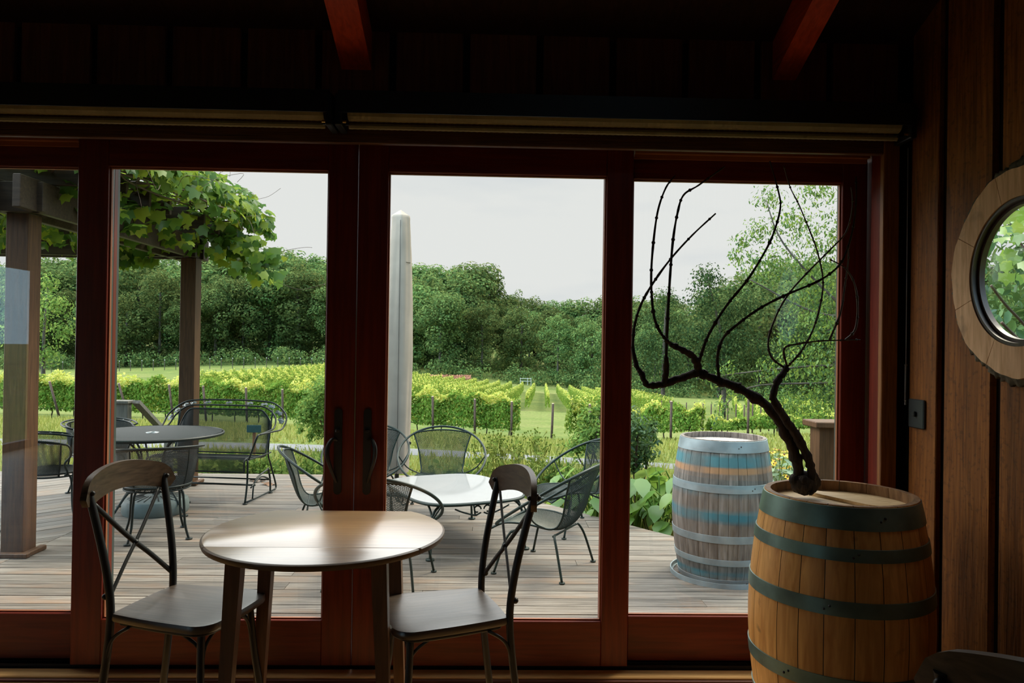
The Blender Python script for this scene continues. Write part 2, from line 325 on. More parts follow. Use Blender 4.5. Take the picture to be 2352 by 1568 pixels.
class MB:
    def __init__(s): s.V = []; s.F = []; s.n = 0
    def add(s, V, F):
        V = np.asarray(V, float).reshape(-1, 3); s.V.append(V)
        for f in F: s.F.append([int(i)+s.n for i in f])
        s.n += len(V); return s
    def box(s, x0, x1, y0, y1, z0, z1, b=0.0):
        if b <= 0:
            V = [(x, y, z) for x in (x0, x1) for y in (y0, y1) for z in (z0, z1)]
            return s.add(V, [(0, 1, 3, 2), (4, 6, 7, 5), (0, 4, 5, 1), (2, 3, 7, 6), (0, 2, 6, 4), (1, 5, 7, 3)])
        b = min(b, (x1-x0)*.45, (y1-y0)*.45, (z1-z0)*.45)
        V = []; idx = {}
        for ix, X in enumerate((x0, x1)):
            for iy, Y in enumerate((y0, y1)):
                for iz, Z in enumerate((z0, z1)):
                    sx_, sy_, sz_ = (1-2*ix)*b, (1-2*iy)*b, (1-2*iz)*b
                    for a, p in enumerate(((X, Y+sy_, Z+sz_), (X+sx_, Y, Z+sz_), (X+sx_, Y+sy_, Z))):
                        idx[ix, iy, iz, a] = len(V); V.append(p)
        I = lambda *k: idx[k]
        F = []
        for ix in (0, 1):
            f = [I(ix, 0, 0, 0), I(ix, 1, 0, 0), I(ix, 1, 1, 0), I(ix, 0, 1, 0)]; F.append(f if ix else f[::-1])
        for iy in (0, 1):
            f = [I(0, iy, 0, 1), I(1, iy, 0, 1), I(1, iy, 1, 1), I(0, iy, 1, 1)]; F.append(f[::-1] if iy else f)
        for iz in (0, 1):
            f = [I(0, 0, iz, 2), I(1, 0, iz, 2), I(1, 1, iz, 2), I(0, 1, iz, 2)]; F.append(f if iz else f[::-1])
        for iy in (0, 1):
            for iz in (0, 1): F.append([I(0, iy, iz, 1), I(1, iy, iz, 1), I(1, iy, iz, 2), I(0, iy, iz, 2)])
        for ix in (0, 1):
            for iz in (0, 1): F.append([I(ix, 0, iz, 0), I(ix, 1, iz, 0), I(ix, 1, iz, 2), I(ix, 0, iz, 2)])
            for iy in (0, 1): F.append([I(ix, iy, 0, 0), I(ix, iy, 1, 0), I(ix, iy, 1, 1), I(ix, iy, 0, 1)])
        for ix in (0, 1):
            for iy in (0, 1):
                for iz in (0, 1): F.append([I(ix, iy, iz, 0), I(ix, iy, iz, 1), I(ix, iy, iz, 2)])
        return s.add(V, F)
    def obox(s, c, ax, ay, az):
        c, ax, ay, az = map(lambda v: np.asarray(v, float), (c, ax, ay, az))
        V = [c+i*ax+j*ay+k*az for i in (-1, 1) for j in (-1, 1) for k in (-1, 1)]
        return s.add(V, [(0, 1, 3, 2), (4, 6, 7, 5), (0, 4, 5, 1), (2, 3, 7, 6), (0, 2, 6, 4), (1, 5, 7, 3)])
    def octa(s, c, ax, ay, az):
        c, ax, ay, az = map(lambda v: np.asarray(v, float), (c, ax, ay, az))
        return s.add([c-ax, c+ax, c-ay, c+ay, c-az, c+az], [(0, 4, 2), (2, 4, 1), (1, 4, 3), (3, 4, 0), (0, 2, 5), (2, 1, 5), (1, 3, 5), (3, 0, 5)])
    def tube(s, P, r, n=8, closed=False, caps=True, flat=None):
        P = np.asarray(P, float); m = len(P)
        R = np.full(m, r) if np.isscalar(r) else np.asarray(r, float)
        T = np.roll(P, -1, 0)-np.roll(P, 1, 0) if closed else np.gradient(P, axis=0)
        T /= np.linalg.norm(T, axis=1)[:, None]+1e-12
        ref = np.array([0, 0, 1.]) if abs(T[0][2]) < .9 else np.array([1., 0, 0])
        A = np.zeros_like(P); a = ref-T[0]*(ref@T[0]); a /= np.linalg.norm(a); A[0] = a
        for i in range(1, m):
            a = a-T[i]*(a@T[i]); a /= np.linalg.norm(a)+1e-12; A[i] = a
        B = np.cross(T, A); th = np.arange(n)*2*PI/n
        fx, fy = flat if flat else (1, 1)
        V = P[:, None, :]+R[:, None, None]*(fx*np.cos(th)[None, :, None]*A[:, None, :]+fy*np.sin(th)[None, :, None]*B[:, None, :])
        F = []
        for i in range(m if closed else m-1):
            j = (i+1) % m
            for k in range(n): F.append((i*n+k, i*n+(k+1) % n, j*n+(k+1) % n, j*n+k))
        if caps and not closed: F += [tuple(range(n))[::-1], tuple(range((m-1)*n, m*n))]
        return s.add(V.reshape(-1, 3), F)
    def lathe(s, prof, n=32, c=(0, 0, 0), closed_prof=False):
        prof = np.asarray(prof, float); m = len(prof); th = np.arange(n)*2*PI/n
        V = np.stack([prof[:, None, 0]*np.cos(th), prof[:, None, 0]*np.sin(th), np.repeat(prof[:, 1:2], n, 1)], -1)+np.asarray(c, float)
        F = []
        for i in range(m if closed_prof else m-1):
            j = (i+1) % m
            for k in range(n): F.append((i*n+k, i*n+(k+1) % n, j*n+(k+1) % n, j*n+k))
        return s.add(V.reshape(-1, 3), F)
    def disc(s, c, r, h, n=24):
        return s.lathe([(0.0005, 0), (r, 0), (r, h), (0.0005, h)], n, c)
    def prism(s, poly, z0, z1):
        k = len(poly); V = [(x, y, z0) for x, y in poly]+[(x, y, z1) for x, y in poly]
        return s.add(V, [tuple(range(k))[::-1], tuple(range(k, 2*k))]+[(i, (i+1) % k, k+(i+1) % k, k+i) for i in range(k)])
    def sphere(s, c, r, n=10, sc=(1, 1, 1)):
        t = np.linspace(0, PI, n//2+2); th = np.arange(n)*2*PI/n
        V = np.stack([np.sin(t)[:, None]*np.cos(th), np.sin(t)[:, None]*np.sin(th), np.repeat(np.cos(t)[:, None], n, 1)], -1)*r*np.asarray(sc)+np.asarray(c, float)
        m = len(t); F = []
        for i in range(m-1):
            for k in range(n): F.append((i*n+k, (i+1)*n+k, (i+1)*n+(k+1) % n, i*n+(k+1) % n))
        return s.add(V.reshape(-1, 3), F)
    def grid(s, G, thick=0):
        G = np.asarray(G, float); a, b = G.shape[:2]
        F = [(i*b+j, (i+1)*b+j, (i+1)*b+j+1, i*b+j+1) for i in range(a-1) for j in range(b-1)]
        return s.add(G.reshape(-1, 3), F)
    def build(s, name, mat, parent=None, smooth=False, loc=None):
        return mesh_obj(name, np.concatenate(s.V), s.F, mat, parent, smooth, loc)
def smooth_by_angle(o, deg=35):
    me = o.data
    me.polygons.foreach_set('use_smooth', np.ones(len(me.polygons), bool))
    try: me.set_sharp_from_angle(angle=math.radians(deg))
    except Exception: pass
    return o
def spline(P, n=8, closed=False):
    P = np.asarray(P, float); m = len(P); Q = []
    rng = range(m) if closed else range(m-1)
    for i in rng:
        if closed: p0, p1, p2, p3 = P[(i-1) % m], P[i], P[(i+1) % m], P[(i+2) % m]
        else: p0, p1, p2, p3 = P[max(i-1, 0)], P[i], P[i+1], P[min(i+2, m-1)]
        for t in np.arange(n)/n:
            Q.append(.5*((2*p1)+(-p0+p2)*t+(2*p0-5*p1+4*p2-p3)*t*t+(-p0+3*p1-3*p2+p3)*t**3))
    if not closed: Q.append(P[-1])
    return np.array(Q)
def setp(o, label, cat, group=None, kind=None):
    o['label'] = label; o['category'] = cat
    if group: o['group'] = group
    if kind: o['kind'] = kind
    return o
def thing(name, label, cat, loc=(0, 0, 0), rz=0.0, group=None):
    o = bpy.data.objects.new(name, None); COL.objects.link(o); o.empty_display_size = .1
    o.location = loc; o.rotation_euler = (0, 0, rz)
    return setp(o, label, cat, group)
def struct(o, label=None):
    o['kind'] = 'structure'
    if label: o['label'] = label
    return o
def sempty(name, label=None):
    o = bpy.data.objects.new(name, None); COL.objects.link(o); return struct(o, label)
def dup(root, loc, rz=0.0, label=None, group=None, scale=None):
    kids = [c for c in bpy.data.objects if c.parent == root]
    r = root.copy(); COL.objects.link(r); r.location = loc; r.rotation_euler = (0, 0, rz)
    if scale is not None: r.scale = scale
    if label: r['label'] = label
    if group: r['group'] = group
    for ch in kids:
        c = ch.copy(); COL.objects.link(c); c.parent = r
        for g in [k for k in bpy.data.objects if k.parent == ch]:
            d = g.copy(); COL.objects.link(d); d.parent = c
    return r
ORD = ['first', 'second', 'third', 'fourth', 'fifth', 'sixth', 'seventh', 'eighth', 'ninth', 'tenth', 'eleventh', 'twelfth', 'thirteenth', 'fourteenth', 'fifteenth',
       'sixteenth', 'seventeenth', 'eighteenth', 'nineteenth', 'twentieth']
def ordw(i):
    if i < 20: return ORD[i]
    a, b_ = divmod(i+1, 10)
    return ['twenty-', 'thirty-', 'forty-', 'fifty-', 'sixty-', 'seventy-', 'eighty-'][a-2]+ORD[b_-1] if b_ else ['thirtieth', 'fortieth', 'fiftieth', 'sixtieth', 'seventieth', 'eightieth'][a-3]

# leaf cards -------------------------------------------------------------
KITE = np.array([(-.5, 0, 0), (0, -.36, .03), (.5, 0, 0), (0, .36, .03)])
def cards(C, Nrm, size, rng, shape=KITE, faces=((0, 1, 2, 3),), jit=.6, drop=None):
    """one small leaf at each point C, facing roughly along Nrm"""
    n = len(C); Nn = Nrm+rng.normal(0, jit, (n, 3)); Nn /= np.linalg.norm(Nn, axis=1)[:, None]+1e-9
    a = rng.normal(0, 1, (n, 3)) if drop is None else np.asarray(drop)+rng.normal(0, .35, (n, 3))
    a -= Nn*(a*Nn).sum(1)[:, None]; a /= np.linalg.norm(a, axis=1)[:, None]+1e-9
    b = np.cross(Nn, a); k = len(shape)
    sz = (size if not np.isscalar(size) else np.full(n, size))[:, None, None]
    V = C[:, None, :]+sz*(shape[None, :, 0:1]*a[:, None, :]+shape[None, :, 1:2]*b[:, None, :]+shape[None, :, 2:3]*Nn[:, None, :])
    base = (np.arange(n)*k)[:, None]
    F = np.concatenate([base+np.array(f)[None, :] for f in faces])
    return V.reshape(-1, 3), F
GRAPE = np.array([(0, 0, 0), (.1, -.28, .02), (.02, -.52, -.05), (.38, -.48, -.02), (.62, -.5, -.08), (.68, -.22, .03), (1.0, 0, -.1),
                  (.68, .22, .03), (.62, .5, -.08), (.38, .48, -.02), (.02, .52, -.05), (.1, .28, .02)])-np.array([.35, 0, 0])
GRAPEF = ((0, 1, 2, 3), (0, 3, 4, 5), (0, 5, 6, 7), (0, 7, 8, 9), (0, 9, 10, 11))
OVAL = np.array([(-.5, 0, 0), (-.2, -.2, .04), (.2, -.18, .03), (.5, 0, -.08), (.2, .18, .03), (-.2, .2, .04)])
OVALF = ((0, 1, 2, 3), (0, 3, 4, 5))
def sphere_pts(n, rng):
    p = rng.normal(0, 1, (n, 3)); return p/np.linalg.norm(p, axis=1)[:, None]
def crown(blobs, per, size, rng, shape=KITE, faces=((0, 1, 2, 3),), jit=.55, up=.25, shell=(.72, 1.08), drop=None):
    Vs, Fs, n0 = [], [], 0
    for (c, r, sq) in blobs:
        k = int(per*r*r); d = sphere_pts(k, rng); rad = rng.uniform(shell[0], shell[1], k)[:, None]
        C = np.asarray(c)+d*rad*r*np.array([1, 1, sq]); Nn = d+np.array([0, 0, up])
        V, F = cards(C, Nn, size*rng.uniform(.6, 1.3, k), rng, shape, faces, jit, drop)
        Vs.append(V); Fs.append(F+n0); n0 += len(V)
    return np.concatenate(Vs), np.concatenate(Fs)
def lattice(Sf, nu, nv, r, clip=None, nsub=3):
    """expanded-metal mesh: two families of crossing strands on the surface Sf(u, v)"""
    Vs, Fs, n0 = [], [], 0
    th = np.arange(3)*2*PI/3
    for sg in (1, -1):
        for k in range(-nv, nu+nv+1):
            j = np.arange(nv+1); uu = (k+sg*j)/nu; vv = j/nv
            ok = (uu >= -1e-6) & (uu <= 1+1e-6)
            if clip is not None: ok &= clip(uu, vv)
            if ok.sum() < 2: continue
            uu, vv = uu[ok], vv[ok]; P = Sf(uu, vv); m = len(P)
            T = np.gradient(P, axis=0); T /= np.linalg.norm(T, axis=1)[:, None]+1e-9
            A = np.cross(T, np.array([.31, .55, .77])); A /= np.linalg.norm(A, axis=1)[:, None]+1e-9; B = np.cross(T, A)
            V = P[:, None]+r*(np.cos(th)[None, :, None]*A[:, None]+np.sin(th)[None, :, None]*B[:, None])
            i = np.arange(m-1)[:, None]*3; q = np.arange(3)[None, :]; q2 = (q+1) % 3
            Fq = np.stack([i+q, i+q2, i+3+q2, i+3+q], -1).reshape(-1, 4)
            Vs.append(V.reshape(-1, 3)); Fs.append(Fq+n0); n0 += m*3
    return np.concatenate(Vs), np.concatenate(Fs)

# ================================================================== THE ROOM
WX = 1.80          # backing of the right wall; its boards stand proud of it
YW = 3.15          # inner face of the front wall
b = MB()
y = -4.5
k = 0
while y < 3.22:
    x = -6.2; b.box(-6.2, 1.78, y, min(y+.13, 3.22), -.03, 0.0, .002); y += .132; k += 1
struct(b.build('floor', floorw))
struct(MB().box(-6.4, 2.2, -4.7, 3.22, -.20, -.032).build('floor_slab', black))
# threshold: pale strip, dark step, black track
struct(MB().box(-3.1, 1.72, 3.222, 3.30, -.10, .018, .004).build('trim_1', threshw))
struct(MB().box(-3.1, 1.72, 3.204, 3.221, -.05, .009).build('trim_2', darkstep))
t = MB(); t.box(-3.1, 1.72, 3.301, 3.46, -.10, .014)
for yy in (3.315, 3.35, 3.385, 3.42): t.box(-3.1, 1.72, yy, yy+.006, .014, .030)
struct(t.build('trim_3', black))
struct(MB().box(-3.1, 1.9, 3.461, 3.52, -.16, -.02).build('trim_4', greyw))

# right wall, with its round window hole between boards
PC = np.array([WX, 2.41, 1.73])
wr = MB()
def wall_with_hole(bld, x, y0, y1, z0, z1, cy, cz, r, n=64):
    ring = [(cy+r*math.cos(a), cz+r*math.sin(a)) for a in np.arange(n)*2*PI/n]
    sq = []
    for a in np.arange(n)*2*PI/n:
        c, s_ = math.cos(a), math.sin(a)
        tt = min(((y1-cy)/c if c > 1e-9 else (y0-cy)/c if c < -1e-9 else 1e9), ((z1-cz)/s_ if s_ > 1e-9 else (z0-cz)/s_ if s_ < -1e-9 else 1e9))
        sq.append((cy+tt*c, cz+tt*s_))
    V = [(x, *p) for p in ring]+[(x, *p) for p in sq]
    bld.add(V, [(i, (i+1) % n, n+(i+1) % n, n+i) for i in range(n)])
wall_with_hole(wr, WX, 1.6, 3.22, 0.7, 2.7, PC[1], PC[2], .30)
wall_with_hole(wr, WX+.05, 1.6, 3.22, 0.7, 2.7, PC[1], PC[2], .42)
for x in (WX, WX+.05):
    wr.add([(x, -4.6, -.2), (x, 1.6, -.2), (x, 1.6, 4.4), (x, -4.6, 4.4)], [(0, 1, 2, 3)])
    wr.add([(x, 1.6, -.2), (x, 3.62, -.2), (x, 3.62, .7), (x, 1.6, .7)], [(0, 1, 2, 3)])
    wr.add([(x, 1.6, 2.7), (x, 3.62, 2.7), (x, 3.62, 4.4), (x, 1.6, 4.4)], [(0, 1, 2, 3)])
    wr.add([(x, 3.22, .7), (x, 3.62, .7), (x, 3.62, 2.7), (x, 3.22, 2.7)], [(0, 1, 2, 3)])
nn = 64
V = [(xx, PC[1]+rq*math.cos(a), PC[2]+rq*math.sin(a)) for xx, rq in ((WX, .30), (WX+.05, .42)) for a in np.arange(nn)*2*PI/nn]
wr.add(V, [(i, (i+1) % nn, nn+(i+1) % nn, nn+i) for i in range(nn)])
wr.box(WX+.001, WX+.049, 3.60, 3.62, -.2, 4.4)
wall_r = struct(wr.build('wall_right', wallback))
bb = MB()
# boards stand 25 mm proud; gaps between them read dark
edges = [(2.915, 3.105)]
yy = 2.86
while yy > -4.3:
    edges.append((yy-.265, yy)); yy -= .32
for (a, c) in edges:
    # leave out what the round window's ring covers
    if c > PC[1]-.30 and a < PC[1]+.30:
        for (za, zb) in ((0.0, 1.0),):
            pass
        ys = np.linspace(a, c, 9)
        for i in range(8):
            ym = (ys[i]+ys[i+1])/2; h = .30**2-(ym-PC[1])**2
            if h > 0:
                h = math.sqrt(h); bb.box(WX-.025, WX-.0005, ys[i], ys[i+1], 0, PC[2]-h); bb.box(WX-.025, WX-.0005, ys[i], ys[i+1], PC[2]+h, 4.2)
            else: bb.box(WX-.025, WX-.0005, ys[i], ys[i+1], 0, 4.2)
    else: bb.box(WX-.025, WX-.0005, a, c, 0, 4.2, .003)
o = bb.build('wall_board', wallw, wall_r)
# front wall above and beside the doors
fw = MB()
fw.box(-6.4, -2.99, YW+.02, 3.62, -.2, 4.0); fw.box(1.73, WX-.001, YW+.02, 3.62, -.2, 4.0); fw.box(-2.99, 1.73, YW+.02, 3.62, 2.40, 4.0)
wall_f = struct(fw.build('wall_front', wallback))
fb = MB(); x = 1.735
while x > -6.2:
    fb.box(max(x-.283, -6.2), x, YW-.004, YW+.019, 2.44 if x-.283 > -3.2 else 0, 3.9, .003); x -= .313
fb.build('wall_board', wallfront, wall_f)
cz = MB(); cz.box(1.672, 1.742, YW-.012, YW+.0195, 0, 2.40, .003)
cz.build('casing', casing, wall_f)
cz = MB(); cz.box(-3.05, 1.6715, YW-.010, YW+.0195, 2.305, 2.40, .003); cz.build('head_casing', wood('head_casing_wood', (.07, .026, .009), (.14, .05, .016), 'X', 1.5, .5, .4, 0, .7, 20), wall_f)
cz = MB(); cz.box(1.723, 1.729, YW+.02, 3.47, 0, 2.36); cz.box(1.70, 1.7225, 3.20, 3.294, .02, 2.36); cz.box(-2.985, -2.965, YW+.02, 3.47, 0, 2.36)
cz.box(-2.96, 1.72, YW+.02, 3.47, 2.362, 2.40); cz.box(-2.96, 1.70, 3.23, 3.296, 2.349, 2.362)
cz.build('jamb', mahog, wall_f)
cz = MB(); cz.box(.63, 1.70, 3.31, 3.345, 2.333, 2.362); cz.box(.63, 1.70, 3.335, 3.35, 2.315, 2.333); cz.box(-2.96, -1.84, 3.31, 3.345, 2.333, 2.362); cz.box(-2.96, -1.84, 3.335, 3.35, 2.315, 2.333)
cz.build('head_track', gasket, wall_f)
# left wall: a wide window and a glazed door
lw_ = MB()
def lwall(y0, y1, z0, z1): lw_.box(-6.38, -6.22, y0, y1, z0, z1)
lwall(-4.7, -3.55, -.2, 6.6); lwall(-3.55, -2.35, 2.45, 6.6); lwall(-2.35, -1.3, -.2, 6.6); lwall(-1.3, 2.9, -.2, 6.6); lwall(2.9, 3.6, -.2, 6.6); lwall(-3.55, -2.35, -.2, .02)
struct(lw_.build('wall_left', wallback))
struct(MB().box(-6.4, 2.0, -4.75, -4.55, -.2, 6.6).build('wall_back', wallback))
def glazed(nm, y0, y1, z0, z1, n_):
    w2 = sempty(nm); m_ = MB(); m_.box(-6.34, -6.26, y0, y1, z0, z0+.07); m_.box(-6.34, -6.26, y0, y1, z1-.07, z1)
    for i in range(n_+1):
        yy_ = y0+(y1-y0-.07)*i/n_; m_.box(-6.34, -6.26, yy_, yy_+.07, z0+.07, z1-.07)
    m_.build('frame', mahog, w2); MB().box(-6.303, -6.297, y0+.01, y1-.01, z0+.01, z1-.01).build('pane', glass, w2)
glazed('door_5', -3.55, -2.35, .02, 2.45, 1)
# sloping ceiling and its red rafters
SLP = .40
def zc(Y): return 2.78+(3.15-Y)*SLP
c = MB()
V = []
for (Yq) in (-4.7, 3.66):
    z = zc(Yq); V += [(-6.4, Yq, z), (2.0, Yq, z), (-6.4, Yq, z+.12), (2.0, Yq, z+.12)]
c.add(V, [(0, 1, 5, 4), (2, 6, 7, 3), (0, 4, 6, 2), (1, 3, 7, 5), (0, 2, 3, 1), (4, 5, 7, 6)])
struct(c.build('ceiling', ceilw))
for i, (x0, x1) in enumerate(((-.655, -.53), (1.185, 1.285), (-2.52, -2.395), (-4.36, -4.235))):
    m_ = MB(); V = []
    for Yq in (-4.5, 3.145):
        z = zc(Yq); V += [(x0, Yq, z-.165), (x1, Yq, z-.165), (x0, Yq, z-.001), (x1, Yq, z-.001)]
    m_.add(V, [(0, 1, 5, 4), (2, 6, 7, 3), (0, 4, 6, 2), (1, 3, 7, 5), (0, 2, 3, 1), (4, 5, 7, 6)])
    struct(m_.build('ceiling_beam', beamred))

# ------------------------------------------------------------------ sliding doors
def door(num, x0, x1, gx0, gx1, y, gz0, gz1, z0, z1):
    d = sempty('door_%d' % num)
    def rails(bld, ya, yb, g):
        bld.box(x0, gx0+g, ya, yb, z0, z1, .003); bld.box(gx1-g, x1, ya, yb, z0, z1, .003)
    f = MB(); rails(f, y, y+.032, 0); f.build('stile', mahog, d)
    f = MB(); f.box(gx0, gx1, y+.0005, y+.032, z0, gz0, .003); f.box(gx0, gx1, y+.0005, y+.032, gz1, z1, .003); f.build('rail', mahogX, d)
    f = MB(); g = .0
    f.box(x0+.004, gx0+g, y+.0325, y+.056, z0, z1); f.box(gx1-g, x1-.004, y+.0325, y+.056, z0, z1)
    f.box(gx0+g, gx1-g, y+.0325, y+.056, z0, gz0+g); f.box(gx0+g, gx1-g, y+.0325, y+.056, gz1-g, z1); f.build('cladding', alu, d)
    f = MB(); q = .006
    f.box(gx0, gx0+q, y+.018, y+.0325, gz0, gz1); f.box(gx1-q, gx1, y+.018, y+.0325, gz0, gz1); f.box(gx0+q, gx1-q, y+.018, y+.0325, gz0, gz0+q); f.box(gx0+q, gx1-q, y+.018, y+.0325, gz1-q, gz1)
    f.build('glazing_bead', gasket, d)
    MB().box(gx0+.002, gx1-.002, y+.040, y+.046, gz0+.002, gz1-.002).build('pane', glass, d)
    return d
d1 = door(1, -2.945, -1.703, -2.812, -1.852, 3.360, .235, 2.228, .033, 2.330)
d2 = door(2, -1.832, -.607, -1.700, -.739, 3.298, .232, 2.222, .033, 2.345)
d3 = door(3, -.604, .622, -.472, .502, 3.298, .232, 2.222, .033, 2.345)
d4 = door(4, .500, 1.716, .633, 1.600, 3.360, .235, 2.228, .033, 2.330)
def handle(parent, x, side):
    m_ = MB(); zc_ = .98; h = .19
    prof = []
    for a in np.linspace(0, PI, 9): prof.append((x+.017*math.cos(a), zc_+h-.017+.017*math.sin(a)))
    for a in np.linspace(PI, 2*PI, 9): prof.append((x+.017*math.cos(a), zc_-h+.017+.017*math.sin(a)))
    k = len(prof); V = [(p[0], 3.297, p[1]) for p in prof]+[(p[0], 3.289, p[1]) for p in prof]
    m_.add(V, [tuple(range(k)), tuple(range(k, 2*k))[::-1]]+[(i, k+i, k+(i+1) % k, (i+1) % k) for i in range(k)])
    P = spline([(x+side*.004, 3.29, zc_+.05), (x+side*.022, 3.275, zc_+.055), (x+side*.038, 3.262, zc_+.025), (x+side*.038, 3.258, zc_-.02), (x+side*.022, 3.268, zc_-.08), (x+side*.004, 3.29, zc_-.135)], 6)
    m_.tube(P, [.006+.004*math.sin(PI*i/(len(P)-1)) for i in range(len(P))], 8)
    m_.box(x-.010, x+.010, 3.276, 3.29, zc_+.085, zc_+.10, .003)
    return smooth_by_angle(m_.build('door_handle', blackmetal, parent))
handle(d2, -.676, -1); handle(d3, -.548, 1)

# round window in the right wall
win = sempty('window_1', 'round window with a pale oak ring on the dark board wall')
rng = np.random.RandomState(5)
for sgi in range(8):
    a0 = (sgi-.5)*PI/4+.06; m_ = MB(); n_ = 10; V = []
    for i in range(n_+1):
        a = a0+.004+(PI/4-.008)*i/n_
        ro = .352+.004*math.sin(a*7)+.002*math.sin(a*23)
        for (r_, x_) in ((.25, WX-.062), (ro, WX-.062), (ro, WX-.012), (.25, WX-.012)):
            V.append((x_, PC[1]+r_*math.cos(a), PC[2]+r_*math.sin(a)))
    F = [(0, 1, 2, 3), (4*n_+3, 4*n_+2, 4*n_+1, 4*n_)]
    for i in range(n_):
        for q in range(4): F.append((4*i+q, 4*i+4+q, 4*i+4+(q+1) % 4, 4*i+(q+1) % 4))
    m_.add(V, F); m_.build('ring_segment', ringwood, win)
m_ = MB()
A = np.linspace(0, 2*PI, 241)[:-1]
rr = .355+rng.uniform(-.003, .007, 240)+.003*np.sin(A*31)
P = [(WX-.035, PC[1]+r_*math.cos(a), PC[2]+r_*math.sin(a)) for r_, a in zip(rr, A)]
m_.tube(P, .011+rng.uniform(-.003, .005, 240), 6, closed=True, flat=(1.0, 2.2)); m_.build('bark_edge', bark, win, True)
m_ = MB()
def annulus(bld, r0, r1, xa, xb, n=72):
    th = np.arange(n)*2*PI/n; V = []
    for (r_, x_) in ((r0, xa), (r1, xa), (r1, xb), (r0, xb)):
        V += [(x_, PC[1]+r_*math.cos(a), PC[2]+r_*math.sin(a)) for a in th]
    bld.add(V, [(q*n+i, q*n+(i+1) % n, ((q+1) % 4)*n+(i+1) % n, ((q+1) % 4)*n+i) for q in range(4) for i in range(n)])
annulus(m_, .238, .2495, WX-.058, WX-.022); annulus(m_, .226, .2379, WX-.040, WX-.020); annulus(m_, .2496, .275, WX-.030, WX-.012)
smooth_by_angle(m_.build('frame', portframe, win))
m_ = MB(); n_ = 64; V = [(WX+x_, PC[1]+.228*math.cos(a), PC[2]+.228*math.sin(a)) for x_ in (-.028, -.022) for a in np.arange(n_)*2*PI/n_]
m_.add(V, [tuple(range(n_)), tuple(range(n_, 2*n_))[::-1]]+[(i, (i+1) % n_, n_+(i+1) % n_, n_+i) for i in range(n_)]); m_.build('pane', glass, win)

# roller shades over the doors
def shade(x0, x1, label):
    t = thing('roller_shade', label, 'roller shade', ((x0+x1)/2, 3.07, 2.38), 0, 'roller shades over the doors')
    h = (x1-x0)/2
    m_ = MB(); m_.box(-h, h, -.075, -.068, .01, .10); m_.box(-h, h, -.068, .066, .092, .10); m_.build('fascia', black, t)
    m_ = MB(); n_ = int((x1-x0)/.012)
    P = np.stack([np.linspace(-h+.03, h-.03, n_), np.zeros(n_), np.full(n_, .030)], -1)
    m_.tube(P, .034+.0012*(np.arange(n_) % 2), 14); m_.build('roll', shadefab, t)
    P = np.stack([np.linspace(-h+.03, h-.03, n_), np.full(n_, .012), np.full(n_, -.022)], -1)
    m_ = MB(); m_.tube(P, .0115+.0012*(np.arange(n_) % 2), 8); m_.build('hem_bar', shadefab, t)
    for sg in (-1, 1):
        m_ = MB(); m_.box(sg*h-.014, sg*h+.014, -.066, .064, -.04, .09, .004); m_.tube([(sg*(h-.02), -.01, -.02), (sg*(h-.035), -.01, -.02)], .006, 8)
        m_.build('bracket', black, t)
        m_ = MB(); m_.tube([(sg*(h-.016), -.05, -.022), (sg*(h-.03), -.05, -.022)], .005, 8); m_.build('pin', brass, t)
    return t
shade(-3.02, -.676, 'rolled-up woven roller shade over the pair of doors at the left')
shade(-.638, 1.725, 'rolled-up woven roller shade over the doors nearest the barrel and wall')
t = thing('shade_chain', 'thin steel shade chain hanging in the corner of the right wall', 'shade chain', (1.768, 3.12, 0))
m_ = MB(); m_.tube([(0, 0, 1.38), (-.002, 0, 2.33)], .0018, 6); m_.build('chain', steel, t)
m_ = MB(); m_.tube([(0, 0, 1.23), (0, 0, 1.40)], .0045, 8); m_.sphere((0, 0, 1.40), .006); m_.sphere((0, 0, 1.25), .006); m_.build('tension_rod', steel, t)
t = thing('light_switch', 'dark bronze light switch plate on the board wall beside the shade chain', 'light switch', (WX-.0255, 3.035, 1.20))
m_ = MB(); m_.box(-.012, 0, -.055, .055, -.06, .06, .004); m_.build('plate', switchm, t)
m_ = MB(); m_.box(-.024, -.012, -.008, .008, -.012, .010, .003); m_.build('toggle', blackmetal, t)

